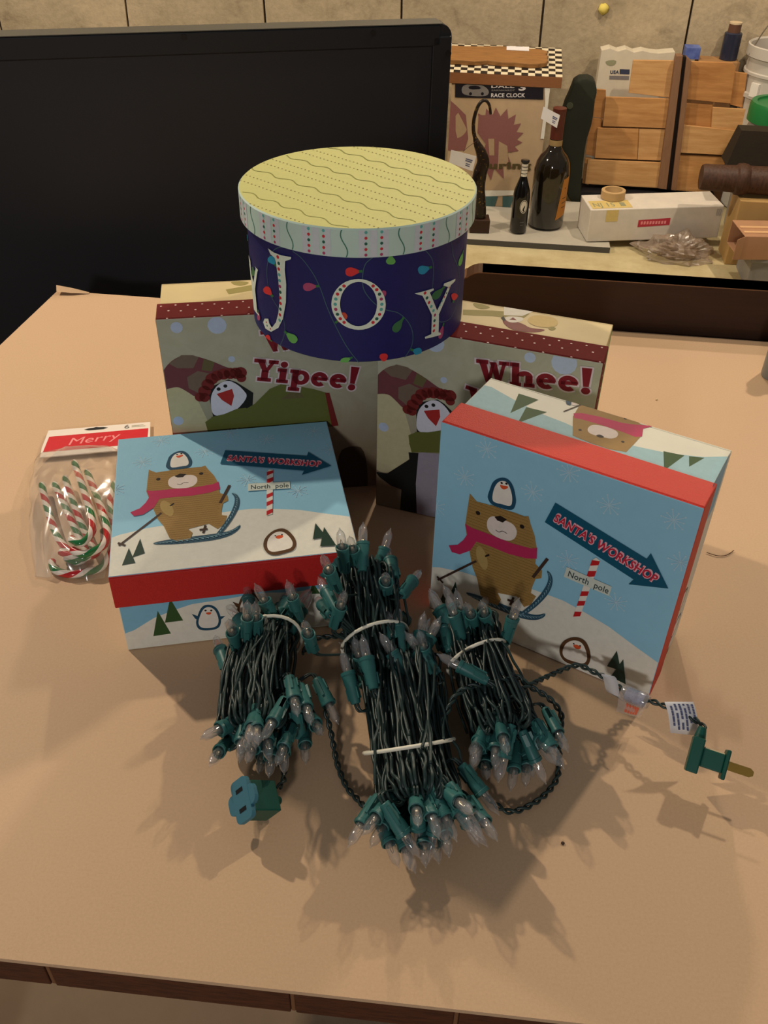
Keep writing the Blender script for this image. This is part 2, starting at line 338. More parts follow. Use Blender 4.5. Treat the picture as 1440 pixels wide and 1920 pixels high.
ART = json.loads(r'''{"ski":[["p","snow",[[-5.9,45.9],[7.3,51.8],[29.1,56.8],[50.5,58.9],[71.0,63.9],[91.0,68.0],[103.0,68.5],[118.8,68.9],[138.9,65.2],[158.8,60.4],[179.2,52.1],[201.6,43.8],[204.3,0.7],[193.5,-3.3],[99.2,0.6],[-1.1,-9.8]],0],["flake","flake",[[40.0,187.0]],10],["flake","flake",[[23.7,154.4]],10],["flake","flake",[[80.5,162.6]],10],["flake","flake",[[138.8,174.1]],10],["flake","flake",[[184.9,180.2]],10],["flake","flake",[[105.4,190.2]],10],["flake","flake",[[0.6,115.6]],10],["flake","flake",[[116.6,111.3]],10],["flake","flake",[[159.7,87.7]],10],["flake","flake",[[197.1,146.6]],10],["s","penguin_blue",[[45.8,150.9],[47.4,159.4],[52.6,165.5],[59.1,167.5],[64.4,163.0],[67.7,153.3],[68.8,147.0],[67.0,138.9],[57.4,137.5],[48.5,137.2],[44.6,142.5],[45.0,147.2]],0],["s","white",[[48.6,141.9],[48.9,152.2],[51.2,159.9],[55.1,163.7],[59.5,163.7],[63.0,158.0],[65.4,150.1],[65.1,142.0],[57.9,141.7],[52.1,140.6]],0],["s","orange",[[53.6,159.3],[56.1,159.2],[60.1,160.4],[60.8,158.7],[57.5,155.5],[54.7,156.4]],0],["dot","dark",[[55.0,161.2]],1.0],["dot","dark",[[58.9,162.1]],1.0],["p","tree_dark",[[10.4,12.3],[15.1,33.0],[20.9,13.5]],0],["p","tree_dark",[[18.2,20.6],[23.9,43.5],[28.1,24.3]],0],["s","ski",[[32.8,35.7],[41.4,38.1],[58.7,38.9],[75.7,39.6],[88.2,40.0],[99.3,42.1],[106.6,49.2],[106.3,43.7],[99.1,36.0],[87.0,31.9],[70.2,31.2],[52.9,31.7],[39.6,33.1]],0],["p","bear",[[29.5,140.8],[36.0,135.4],[43.6,136.3],[69.0,137.9],[76.4,137.7],[80.1,139.3],[82.7,132.3],[87.3,122.7],[90.8,110.0],[91.3,95.5],[97.7,91.2],[98.1,83.4],[93.5,80.3],[91.7,70.5],[91.5,63.8],[96.2,62.3],[93.0,51.4],[87.5,45.8],[80.3,54.1],[63.0,49.7],[66.8,43.9],[64.4,35.8],[54.8,34.9],[47.8,40.1],[43.2,56.6],[38.0,67.2],[32.0,90.0],[27.9,108.0],[28.7,125.2]],0],["s","muzzle",[[46.4,116.2],[47.1,123.7],[52.3,128.3],[57.6,125.4],[62.3,127.5],[69.3,126.4],[72.9,120.9],[71.8,112.8],[66.4,107.8],[56.3,107.4],[49.0,110.1]],0],["p","dark",[[52.4,127.0],[57.1,130.2],[63.0,128.8],[59.9,124.3],[55.1,124.4]],0],["line","dark",[[54.6,114.6],[57.7,113.6],[60.5,115.8],[64.6,115.2]],0.6],["dot","dark",[[38.1,124.8]],2.0],["dot","dark",[[76.1,127.3]],2.0],["p","scarf",[[28.0,109.5],[33.8,107.7],[52.2,107.9],[70.4,107.3],[86.0,109.4],[90.9,112.4],[91.9,101.3],[83.5,97.7],[67.7,95.4],[51.3,96.0],[39.3,95.4],[34.6,83.6],[25.6,75.3],[18.1,74.4],[14.9,80.3],[22.8,84.5],[27.6,91.8],[30.6,99.4]],0],["s","bear_light",[[39.8,89.9],[43.3,93.2],[49.0,86.6],[52.1,75.4],[49.7,67.7],[44.0,72.7],[40.1,81.1]],0],["line","dark",[[48.3,83.5],[51.7,87.1]],1.6],["line","pole",[[41.0,75.1],[7.0,37.2]],2.0],["line","pole",[[6.1,40.9],[12.3,36.3]],2.0],["line","pole",[[100.5,105.4],[91.1,80.9]],2.6],["line","pole",[[72.4,46.8],[79.1,47.0]],2.4],["line","pole",[[77.5,52.1],[75.4,42.1]],2.0],["s","ski",[[83.9,35.7],[93.0,51.4],[99.4,65.3],[103.6,79.0],[104.0,88.1],[100.8,94.2],[105.9,91.5],[108.3,83.9],[106.6,71.6],[101.3,58.4],[93.9,44.6],[87.1,34.7]],0],["p","white",[[134.8,120.1],[137.5,123.9],[140.8,122.3],[134.5,58.2],[129.3,56.9]],0],["p","candy_red",[[134.8,120.1],[134.3,114.1],[140.5,117.6],[140.9,121.8]],0],["p","candy_red",[[133.8,108.6],[133.2,101.9],[139.3,105.4],[139.9,111.5]],0],["p","candy_red",[[131.8,86.2],[131.3,80.5],[137.1,83.9],[137.6,89.0]],0],["p","candy_red",[[130.9,75.3],[130.4,69.5],[136.0,72.8],[136.5,78.1]],0],["p","candy_red",[[129.8,62.9],[129.3,56.9],[134.7,60.2],[135.3,65.5]],0],["p","arrow",[[99.3,160.6],[173.7,139.4],[175.7,145.7],[194.0,119.9],[165.6,110.2],[168.3,116.4],[93.7,139.5]],0],["p","sign",[[116.6,104.6],[153.8,101.9],[153.4,91.9],[115.8,93.9]],0],["t","text:santa",[[99.9,144.1],[183.5,120.5]],0],["t","text:north",[[118.8,96.1],[152.1,93.7]],0],["s","brown",[[123.0,18.5],[125.7,27.9],[133.5,36.4],[142.2,37.8],[147.8,30.0],[150.9,19.3],[148.9,8.2],[140.3,5.3],[130.3,3.4],[124.5,9.4]],0],["s","white",[[126.2,17.5],[128.0,26.1],[134.0,33.1],[140.9,33.5],[145.5,25.9],[148.0,17.6],[146.1,10.8],[139.7,9.2],[130.7,7.9],[126.9,10.9]],0],["s","orange",[[133.6,26.5],[136.6,29.1],[141.2,28.1],[139.7,24.5],[135.8,23.9]],0],["dot","dark",[[134.3,28.4]],0.8],["dot","dark",[[139.8,29.0]],0.8],["p","tree_dark",[[164.5,18.9],[169.2,39.6],[176.1,20.2]],0],["p","tree_dark",[[169.3,9.0],[175.7,33.3],[182.5,7.7]],0]],"ski_side":[["p","snow",[[1.1,19.6],[11.0,23.0],[28.2,34.1],[44.6,40.3],[60.8,45.0],[76.6,45.8],[92.4,46.6],[108.5,48.4],[124.4,48.1],[140.4,45.6],[172.9,46.1],[189.3,50.2],[188.9,9.1],[75.5,2.5],[2.2,1.3]],0],["p","tree",[[32.4,41.9],[25.0,13.2],[39.7,13.9]],0],["p","tree",[[44.0,54.3],[36.4,27.3],[51.4,27.5]],0],["p","tree",[[161.7,53.3],[156.4,41.5],[167.0,40.3]],0],["s","penguin_blue",[[62.4,27.9],[61.1,20.9],[63.1,14.1],[70.8,12.0],[79.4,13.0],[82.3,19.8],[82.5,27.8],[80.1,38.4],[73.9,43.0],[67.7,41.2]],0],["p","penguin_blue",[[64.8,29.9],[59.2,34.0],[61.3,28.1],[64.2,24.4]],0],["p","penguin_blue",[[80.2,27.3],[86.3,27.1],[82.0,23.0]],0],["s","white",[[64.4,27.6],[63.2,21.4],[65.1,16.5],[71.1,14.9],[77.9,15.6],[80.3,20.9],[80.3,28.1],[78.3,36.4],[73.7,40.3],[68.8,38.2]],0],["s","orange",[[70.2,33.8],[75.8,33.6],[74.4,30.7],[71.6,31.1]],0],["dot","dark",[[70.8,36.0]],1],["dot","dark",[[75.4,35.3]],1],["s","brown",[[97.2,36.4],[96.0,29.2],[98.4,22.3],[106.4,20.1],[115.2,21.1],[118.0,28.1],[118.0,36.2],[115.3,47.1],[108.7,51.8],[102.3,50.0]],0],["p","brown",[[99.7,38.4],[93.7,42.6],[96.1,36.6],[99.2,32.8]],0],["p","brown",[[115.6,35.8],[122.0,35.6],[117.7,31.4]],0],["s","white",[[99.2,36.0],[98.3,29.7],[100.3,24.8],[106.6,23.0],[113.7,23.9],[115.9,29.3],[115.7,36.6],[113.4,45.0],[108.5,49.0],[103.5,46.9]],0],["s","orange",[[105.1,42.3],[110.9,42.2],[109.5,39.2],[106.7,39.7]],0],["dot","dark",[[105.7,44.7]],1],["dot","dark",[[110.4,43.9]],1]],"ski_top":[["p","sky_side",[[-4.3,18.1],[-5.8,69.0],[8.9,70.6],[38.9,60.3],[60.9,54.6],[78.9,52.6],[91.0,50.2],[109.0,51.3],[127.4,50.3],[136.1,50.5],[147.7,52.5],[160.8,54.8],[183.8,63.6],[201.5,75.5],[205.8,74.8],[206.4,29.1],[-0.6,-0.2]],0],["p","tree",[[32.1,73.1],[49.6,72.8],[38.7,42.7]],0],["p","tree",[[45.7,57.4],[62.4,59.3],[49.5,32.6]],0],["p","tree",[[156.9,55.4],[171.8,58.2],[164.8,31.6]],0],["p","tree",[[174.9,59.1],[185.2,63.1],[178.8,46.0]],0],["p","bear",[[80.4,82.8],[88.7,85.2],[108.7,87.2],[126.3,84.5],[133.1,80.6],[136.4,68.1],[135.2,53.3],[133.8,39.5],[121.7,36.4],[107.2,36.8],[91.9,38.9],[82.2,64.0]],0],["p","scarf",[[80.8,68.8],[86.0,72.4],[100.1,75.0],[118.3,75.9],[128.1,79.3],[140.6,85.2],[134.3,76.9],[137.1,65.8],[132.9,62.5],[122.5,63.9],[104.1,64.5],[89.4,63.9],[83.8,62.7]],0],["s","muzzle",[[97.7,54.4],[98.8,61.2],[106.1,63.9],[113.4,64.0],[119.6,62.1],[121.6,55.5],[118.5,50.0],[112.5,49.2],[104.8,48.0],[100.2,49.4]],0],["s","dark",[[106.3,47.8],[108.8,51.8],[113.5,49.8],[111.5,47.1]],0],["dot","dark",[[93.9,49.1]],1.3],["dot","dark",[[127.1,51.1]],1.3],["dot","dark",[[118.0,83.1]],1.3],["line","pole",[[81.6,84.7],[73.4,66.9]],1.4],["p","penguin_blue",[[68.6,82.5],[73.0,86.1],[74.5,78.4],[71.3,78.3]],0],["s","muzzle",[[72.6,83.1],[76.6,86.7],[79.4,82.1],[76.0,78.5]],0]],"plaid":[["s","g_cream",[[-8.2,130.7],[0.1,132.8],[11.9,134.5],[21.2,127.9],[27.2,119.7],[32.9,100.7],[38.3,80.8],[34.2,64.6],[23.3,48.5],[8.0,41.3],[-0.7,44.8],[-5.7,43.6]],0],["dot","flakeblob",[[17.5,194.0]],5.5],["dot","flakeblob",[[53.3,194.0]],8.5],["dot","flakeblob",[[63.3,159.0]],3.2],["dot","flakeblob",[[7.1,95.9]],5],["dot","flakeblob",[[137.6,196.3]],5],["dot","flakeblob",[[167.0,196.7]],11],["p","g_dark",[[-2.8,48.8],[-0.4,24.2],[26.8,25.4],[29.7,-8.2],[-1.3,-7.0]],0],["s","maroon",[[-6.4,139.1],[0.4,151.9],[7.8,160.3],[18.4,166.1],[29.0,165.3],[45.0,158.4],[57.7,150.8],[64.8,148.0],[54.7,140.0],[40.6,137.0],[32.0,127.2],[27.8,119.2],[17.5,129.1],[10.1,134.1],[-6.3,129.1]],0],["p","taupe",[[6.1,158.2],[18.4,166.1],[29.0,165.3],[33.5,162.8],[27.6,152.0],[13.3,152.9]],0],["p","taupe",[[20.8,142.7],[31.3,148.8],[45.7,144.0],[40.7,136.0],[30.3,124.8],[21.1,130.9]],0],["p","olive_d",[[37.9,160.8],[47.7,157.0],[43.8,147.5],[34.8,149.5]],0],["p","black",[[40.4,98.2],[38.5,122.5],[42.7,131.5],[58.3,137.8],[65.6,134.4],[80.5,121.7],[78.2,102.8]],0],["s","pale",[[40.0,98.6],[39.4,114.6],[42.0,125.3],[49.7,134.6],[58.4,137.2],[65.7,132.5],[71.4,125.7],[75.5,117.6],[62.1,102.2],[51.3,99.1]],0],["dot","black",[[48.5,128.2]],1.9],["dot","black",[[55.0,131.0]],1.9],["p","red",[[46.1,123.0],[61.0,127.5],[62.2,119.7],[58.8,108.7],[50.5,116.0]],0],["dot","maroon2",[[30.4,120.8]],5],["dot","maroon2",[[35.3,126.9]],6],["dot","maroon2",[[39.0,133.7]],6],["dot","maroon2",[[43.2,139.5]],6],["dot","maroon2",[[48.4,142.6]],5.5],["dot","maroon2",[[54.5,143.9]],6],["dot","maroon2",[[60.6,144.2]],6],["dot","maroon2",[[65.9,144.0]],6],["dot","maroon2",[[70.2,144.3]],6],["dot","maroon2",[[70.6,138.5]],4.5],["dot","maroon2",[[34.5,120.0]],5],["p","black",[[33.0,73.0],[43.2,74.4],[44.3,60.4],[45.9,-0.2],[26.5,0.5],[27.2,26.2],[16.0,28.4],[4.1,35.8],[-0.6,41.4],[11.8,42.3],[25.0,55.7],[34.2,65.0]],0],["p","greybelly",[[43.1,75.9],[61.5,78.2],[72.6,78.2],[75.4,-0.4],[44.3,0.1],[41.8,37.4]],0],["p","green",[[33.7,86.6],[38.9,98.0],[65.8,100.8],[80.8,109.3],[96.2,124.9],[108.7,129.9],[124.8,125.2],[137.1,121.9],[151.4,116.1],[155.1,91.3],[154.8,77.5],[101.7,78.0],[33.3,82.4]],0],["p","olive_d",[[105.7,112.3],[122.8,125.3],[128.5,113.0]],0],["p","green",[[32.3,92.6],[40.4,98.2],[51.3,100.3],[63.7,105.3],[72.7,105.7],[72.4,81.4],[61.5,79.4],[36.1,73.8],[33.5,83.9]],0],["p","maroon2",[[148.9,116.7],[153.1,116.4],[161.3,78.2],[154.8,77.5]],0],["s","darkbrown",[[158.6,44.7],[174.0,53.9],[189.4,47.3],[191.9,-16.5],[178.1,-33.1],[157.3,-31.0]],0],["t","text:yipee",[[80.7,135.9],[179.6,118.3]],0],["t","text:whee",[[93.6,163.9],[194.4,173.0]],0]],"plaid_side":[["p","olive_s",[[62.4,59.1],[88.4,66.9],[104.9,70.4],[121.7,72.7],[118.7,62.5],[102.7,57.6],[91.0,55.9],[75.0,51.1],[65.1,48.9]],0],["s","olive_s",[[66.7,76.3],[75.5,76.3],[87.0,72.5],[78.3,65.1],[70.5,68.3]],0],["s","maroon_s",[[100.2,49.7],[104.9,55.3],[121.2,50.6],[127.5,44.6],[143.6,47.7],[135.5,38.3],[122.8,35.4],[110.9,36.5]],0],["p","pale_s",[[100.1,61.3],[116.3,65.5],[123.9,78.3],[95.8,79.9]],0],["s","pale_s",[[101.3,59.8],[118.3,64.3],[118.7,54.7],[109.8,48.6],[104.0,51.8]],0],["p","maroon_s",[[106.9,54.1],[109.0,60.0],[113.4,55.4]],0],["p","black",[[98.8,55.0],[100.2,59.4],[103.8,52.9],[103.0,48.8]],0],["s","tan_s",[[121.0,59.4],[125.5,70.9],[135.1,73.8],[145.6,72.6],[151.1,61.1],[144.6,51.1],[129.9,49.3]],0],["s","olive_s",[[142.3,50.2],[145.5,55.2],[150.6,52.6],[147.2,46.0]],0]],"joy":[["line","wire",[[14.6,91.5],[9.1,86.5],[7.0,77.7],[7.4,67.1],[11.3,59.4],[17.9,52.0],[25.3,47.1],[36.2,42.8],[45.4,33.0],[50.1,22.0],[49.7,10.5],[42.4,-0.5]],0.7],["line","wire",[[-50.2,90.2],[-42.0,86.1],[-32.9,75.9],[-27.1,64.7],[-21.5,48.5],[-14.3,31.8],[-5.6,14.5],[4.1,0.4]],0.7],["line","wire",[[59.2,91.0],[66.2,82.6],[68.8,72.8],[68.6,55.8]],0.7],["line","wire",[[89.7,89.3],[95.1,75.2],[106.8,59.9],[113.3,41.0],[107.7,26.6],[95.9,19.9],[82.9,21.6],[76.5,26.5]],0.7],["line","wire",[[-50.1,92.0],[-65.2,89.3],[-76.8,78.2],[-82.0,62.6],[-79.4,46.1],[-67.4,34.2],[-62.9,24.2],[-64.1,13.0],[-70.1,1.4]],0.7],["p","b_red",[[-6.3,78.3],[-5.5,77.1],[-3.8,76.3],[-1.4,76.4],[0.9,77.6],[3.3,79.0],[5.6,80.1],[5.5,81.2],[3.1,82.0],[0.6,83.1],[-1.8,83.8],[-4.2,83.5],[-5.8,82.3],[-6.4,80.9]],0],["p","b_green",[[3.8,79.6],[6.7,79.6],[6.6,81.8],[3.7,81.5]],0],["p","b_pink",[[-41.7,61.1],[-40.8,60.1],[-38.9,59.6],[-36.3,60.2],[-33.8,61.8],[-31.3,63.7],[-28.9,65.1],[-28.9,66.2],[-31.4,66.4],[-34.0,67.0],[-36.6,67.2],[-39.2,66.4],[-41.0,65.0],[-41.8,63.5]],0],["p","b_green",[[-30.7,64.3],[-27.6,64.9],[-27.7,67.0],[-30.8,66.1]],0],["p","b_red",[[-89.2,46.4],[-90.2,44.8],[-89.7,43.4],[-87.3,42.8],[-83.7,43.3],[-79.9,44.0],[-76.8,44.3],[-75.6,45.4],[-76.7,47.0],[-77.4,49.0],[-78.5,50.6],[-80.7,51.1],[-83.5,50.5],[-85.8,49.3]],0],["p","b_green",[[-78.8,44.4],[-76.1,43.3],[-73.8,45.4],[-76.8,46.3]],0],["p","b_blue",[[53.5,73.9],[54.7,72.6],[56.8,71.7],[59.3,71.6],[61.4,72.6],[63.4,74.0],[65.6,75.0],[65.1,76.2],[62.1,77.1],[59.0,78.4],[56.2,79.3],[53.9,79.0],[52.7,77.9],[52.5,76.5]],0],["p","b_green",[[63.8,74.6],[67.3,74.4],[66.3,76.7],[63.0,76.6]],0],["p","b_lime",[[30.1,84.7],[31.5,85.0],[32.5,85.9],[32.7,87.4],[31.7,89.1],[30.4,90.8],[29.5,92.5],[28.3,92.6],[27.4,91.3],[26.0,89.9],[25.0,88.5],[25.1,87.0],[26.1,85.8],[27.4,85.1]],0],["p","b_green",[[29.8,91.3],[30.1,93.5],[27.8,93.9],[27.9,91.6]],0],["p","b_lime",[[109.1,62.0],[111.2,61.8],[113.8,62.4],[115.8,64.0],[116.2,66.5],[116.0,69.2],[116.3,71.6],[114.6,72.4],[111.6,71.2],[108.4,70.1],[105.9,68.7],[104.7,66.7],[104.9,64.8],[106.0,63.5]],0],["p","b_green",[[115.5,70.0],[118.3,72.0],[114.6,73.7],[112.7,71.3]],0],["p","b_orange",[[-6.7,45.3],[-7.9,45.7],[-9.6,45.4],[-11.3,43.9],[-12.4,41.7],[-13.4,39.2],[-14.5,37.0],[-13.9,36.2],[-11.7,37.2],[-9.4,37.9],[-7.3,38.8],[-5.7,40.4],[-5.1,42.1],[-5.3,43.5]],0],["p","b_green",[[-13.5,38.5],[-15.8,36.5],[-14.5,35.0],[-12.5,37.2]],0],["p","b_pink",[[23.2,64.1],[22.4,63.8],[21.7,62.9],[21.5,61.4],[21.8,59.7],[22.3,58.0],[22.6,56.4],[23.3,56.2],[24.0,57.6],[24.9,59.0],[25.6,60.4],[25.7,61.9],[25.3,63.1],[24.6,63.7]],0],["p","b_green",[[22.6,57.6],[22.2,55.2],[23.4,54.9],[23.6,57.3]],0],["p","b_green2",[[33.7,26.0],[35.2,25.8],[37.0,26.5],[38.7,28.5],[39.5,31.2],[40.0,34.2],[40.8,36.8],[39.9,37.6],[37.6,36.2],[35.0,35.1],[32.8,33.6],[31.4,31.4],[31.1,29.3],[31.6,27.8]],0],["p","b_green",[[39.9,35.1],[42.0,37.4],[40.1,38.9],[38.4,36.4]],0],["p","b_green2",[[70.7,46.4],[72.5,45.6],[75.2,45.5],[77.8,46.5],[79.5,48.4],[80.9,50.6],[82.7,52.5],[81.5,53.6],[77.9,53.4],[74.2,53.5],[71.0,53.1],[68.8,51.8],[68.0,50.1],[68.4,48.6]],0],["p","b_green",[[81.0,51.4],[84.6,52.4],[82.2,54.6],[79.1,53.1]],0],["p","b_red",[[99.2,41.7],[96.9,42.4],[95.0,42.3],[94.5,41.1],[95.6,39.1],[97.4,36.8],[98.6,34.7],[100.6,33.7],[102.7,34.2],[105.8,34.1],[108.2,34.4],[108.5,35.7],[106.6,37.7],[104.0,39.4]],0],["p","b_green",[[98.3,36.0],[97.4,34.0],[101.3,32.1],[101.6,34.4]],0],["p","b_lime",[[-49.5,13.0],[-49.1,14.6],[-49.9,16.4],[-51.9,17.7],[-54.9,17.8],[-58.3,17.6],[-61.4,17.6],[-62.4,16.5],[-60.8,14.5],[-59.6,12.2],[-58.0,10.2],[-55.6,9.3],[-53.2,9.6],[-51.5,10.5]],0],["p","b_green",[[-59.3,17.3],[-62.1,18.7],[-64.1,16.4],[-60.9,15.4]],0],["p","b_blue",[[59.8,2.2],[59.7,3.7],[58.7,5.5],[56.8,6.8],[54.6,7.1],[52.2,7.0],[50.1,7.2],[49.7,6.2],[51.2,4.2],[52.6,1.9],[54.1,-0.2],[56.1,-1.2],[57.8,-1.1],[58.9,-0.3]],0],["p","b_green",[[51.6,6.7],[48.9,8.5],[48.1,6.4],[50.9,5.0]],0],["p","b_red",[[22.9,8.2],[21.7,7.7],[20.9,6.5],[20.9,4.8],[22.0,3.1],[23.3,1.4],[24.4,-0.4],[25.5,-0.4],[26.2,1.3],[27.3,2.9],[28.0,4.6],[27.8,6.3],[26.7,7.6],[25.4,8.1]],0],["p","b_green",[[23.9,0.9],[24.0,-1.7],[26.1,-1.8],[25.7,0.9]],0],["p","b_lime",[[-10.6,-0.7],[-9.7,-1.3],[-8.1,-1.3],[-6.4,-0.3],[-4.9,1.4],[-3.6,3.3],[-2.2,5.0],[-2.5,5.8],[-4.5,5.5],[-6.6,5.4],[-8.6,5.1],[-10.3,3.9],[-11.3,2.5],[-11.4,1.2]],0],["p","b_green",[[-3.3,4.0],[-0.9,5.2],[-1.6,6.8],[-3.9,5.3]],0],["p","b_pink",[[81.5,6.7],[82.9,6.8],[84.3,8.0],[85.3,10.2],[85.4,13.0],[85.1,15.9],[85.2,18.7],[84.3,19.2],[82.6,17.3],[80.7,15.6],[79.2,13.7],[78.4,11.3],[78.6,9.2],[79.4,7.9]],0],["p","b_green",[[84.9,16.8],[86.2,19.5],[84.2,20.6],[83.3,17.6]],0],["p","b_red",[[-91.7,1.2],[-92.6,-0.1],[-92.4,-1.2],[-90.7,-1.4],[-88.1,-0.7],[-85.2,0.3],[-82.8,0.8],[-81.8,1.8],[-82.4,2.9],[-82.7,4.3],[-83.4,5.4],[-85.0,5.6],[-87.1,4.9],[-88.9,3.7]],0],["p","b_green",[[-84.3,0.7],[-81.7,-0.0],[-79.8,1.9],[-82.6,2.3]],0],["p","b_blue",[[-77.5,77.4],[-78.6,76.0],[-78.6,74.5],[-77.2,73.5],[-74.7,73.5],[-71.9,73.6],[-69.5,73.4],[-68.4,74.3],[-68.8,76.0],[-68.9,78.0],[-69.3,79.7],[-70.7,80.5],[-72.8,80.4],[-74.6,79.6]],0],["p","b_green",[[-70.9,73.8],[-69.1,72.3],[-66.9,74.1],[-69.0,75.3]],0],["p","b_blue",[[-128.8,73.4],[-124.3,75.3],[-124.3,76.5],[-123.3,78.1],[-123.2,79.3],[-126.3,79.1]],0],["p","b_green",[[-126.6,73.1],[-120.7,75.6],[-125.3,75.8]],0],["p","b_green2",[[-105.3,51.3],[-102.9,52.8],[-101.2,54.4],[-101.2,55.7],[-103.1,56.2],[-105.7,56.3],[-107.9,56.6],[-110.5,55.5],[-112.6,53.2],[-116.2,50.3],[-119.3,47.6],[-118.4,46.7],[-114.7,47.4],[-111.0,48.7]],0],["p","b_green",[[-106.9,56.1],[-106.9,58.3],[-112.1,56.0],[-111.2,54.2]],0],["p","b_pink",[[-101.5,12.1],[-100.2,13.2],[-99.2,14.9],[-99.0,16.7],[-99.8,18.0],[-101.1,19.1],[-101.9,20.4],[-103.1,19.9],[-104.2,17.6],[-105.8,15.2],[-107.0,12.9],[-106.9,11.2],[-105.8,10.6],[-104.3,10.8]],0],["p","b_green",[[-101.6,19.3],[-101.3,22.0],[-103.6,21.0],[-103.6,18.4]],0],["p","b_red",[],0],["p","b_green",[],0],["p","cream",[[-77.0,85.4],[-69.8,84.2],[-61.6,84.3],[-51.3,85.5],[-51.8,83.6],[-57.6,80.6],[-58.5,73.1],[-57.8,61.0],[-59.2,44.9],[-63.6,28.9],[-69.8,18.4],[-80.4,10.6],[-89.3,9.8],[-93.0,14.1],[-89.7,19.0],[-83.4,21.6],[-82.4,17.8],[-78.7,15.1],[-72.5,22.5],[-68.7,32.1],[-65.9,46.0],[-66.3,61.6],[-67.9,76.5],[-69.1,79.9],[-74.1,81.4]],0],["ring","cream",[[25.3,51.9],[24.9,55.3],[24.1,58.7],[22.7,62.0],[20.9,65.0],[18.7,67.8],[16.1,70.2],[13.2,72.1],[10.2,73.5],[7.0,74.4],[3.7,74.7],[0.5,74.4],[-2.7,73.6],[-5.8,72.3],[-8.6,70.4],[-11.2,68.1],[-13.4,65.4],[-15.2,62.4],[-16.6,59.2],[-17.4,55.8],[-17.8,52.4],[-17.6,49.0],[-16.8,45.7],[-15.6,42.6],[-13.8,39.7],[-11.6,37.2],[-9.0,35.1],[-6.2,33.4],[-3.0,32.2],[0.3,31.4],[3.7,31.1],[7.1,31.3],[10.4,32.0],[13.5,33.2],[16.4,34.8],[19.0,36.9],[21.2,39.3],[23.0,42.1],[24.3,45.2],[25.0,48.4]],[[18.3,53.1],[18.1,56.1],[17.5,59.0],[16.6,61.8],[15.4,64.4],[13.9,66.7],[12.2,68.6],[10.2,70.2],[8.1,71.4],[6.0,72.1],[3.7,72.3],[1.5,72.0],[-0.7,71.3],[-2.8,70.2],[-4.7,68.6],[-6.4,66.6],[-7.9,64.3],[-9.2,61.7],[-10.1,58.9],[-10.6,56.0],[-10.9,53.0],[-10.7,50.1],[-10.2,47.2],[-9.4,44.4],[-8.2,41.9],[-6.7,39.7],[-5.0,37.8],[-3.0,36.3],[-0.9,35.2],[1.4,34.5],[3.7,34.3],[6.0,34.6],[8.2,35.2],[10.4,36.3],[12.3,37.9],[14.1,39.8],[15.6,42.0],[16.8,44.5],[17.6,47.2],[18.1,50.1]]],["p","cream",[[50.0,57.4],[68.9,56.9],[69.4,55.2],[65.1,54.4],[74.7,35.4],[87.8,51.8],[81.1,55.3],[81.7,57.0],[99.5,54.7],[99.0,52.9],[92.0,51.9],[77.3,31.2],[78.2,14.1],[81.3,12.5],[81.4,10.7],[62.6,13.6],[62.1,15.4],[69.2,15.7],[68.8,33.2],[57.6,53.7],[53.9,55.3]],0],["p","cream",[[-123.5,62.1],[-119.7,61.3],[-116.1,60.1],[-123.4,54.1],[-109.6,43.7],[-100.4,60.1],[-102.7,61.1],[-95.8,60.3],[-97.7,57.5],[-106.6,38.4],[-105.2,18.1],[-100.8,17.9],[-101.0,16.6],[-116.8,15.3],[-118.2,33.3]],0],["dot","d_red",[[-65.4,81.8]],1.5],["dot","d_green",[[-64.7,76.7]],1.5],["dot","d_red",[[-65.1,71.8]],1.5],["dot","d_teal",[[-64.9,67.0]],1.5],["dot","d_teal",[[-64.8,62.1]],1.5],["dot","d_pink",[[-64.8,57.1]],1.5],["dot","d_green",[[-64.8,52.2]],1.5],["dot","d_red",[[-65.2,47.0]],1.5],["dot","d_red",[[-65.3,42.1]],1.5],["dot","d_green",[[-65.9,36.8]],1.5],["dot","d_red",[[-66.8,31.4]],1.5],["dot","d_teal",[[-67.6,26.2]],1.5],["dot","d_red",[[-86.9,16.8]],0.9],["dot","d_green",[[-86.0,14.1]],0.9],["dot","d_red",[[-81.0,13.3]],0.9],["dot","d_red",[[15.2,37.3]],1.4],["dot","d_green",[[18.2,40.3]],1.4],["dot","d_red",[[20.4,44.0]],1.4],["dot","d_teal",[[21.7,48.2]],1.4],["dot","d_teal",[[22.1,52.6]],1.4],["dot","d_pink",[[21.6,57.1]],1.4],["dot","d_green",[[20.1,61.4]],1.4],["dot","d_red",[[17.9,65.3]],1.4],["dot","d_red",[[15.0,68.6]],1.4],["dot","d_red",[[-7.5,68.5]],1.4],["dot","d_green",[[-10.4,65.2]],1.4],["dot","d_red",[[-12.7,61.3]],1.4],["dot","d_teal",[[-14.1,57.0]],1.4],["dot","d_teal",[[-14.7,52.5]],1.4],["dot","d_pink",[[-14.3,48.1]],1.4],["dot","d_green",[[-13.0,44.0]],1.4],["dot","d_red",[[-10.8,40.3]],1.4],["dot","d_red",[[-7.8,37.3]],1.4],["dot","d_red",[[60.1,55.3]],1.4],["dot","d_green",[[62.4,50.4]],1.4],["dot","d_red",[[64.8,45.7]],1.4],["dot","d_teal",[[67.5,41.4]],1.4],["dot","d_teal",[[70.3,36.8]],1.4],["dot","d_pink",[[72.3,32.1]],1.4],["dot","d_green",[[72.2,27.1]],1.4],["dot","d_red",[[72.1,22.5]],1.4],["dot","d_red",[[72.0,17.9]],1.4],["dot","d_red",[[89.3,50.8]],0.9],["dot","d_green",[[86.2,47.1]],0.9],["dot","d_red",[[83.4,44.6]],0.9],["dot","d_teal",[[80.6,42.0]],0.9],["dot","d_teal",[[77.8,39.2]],0.9]]}''')
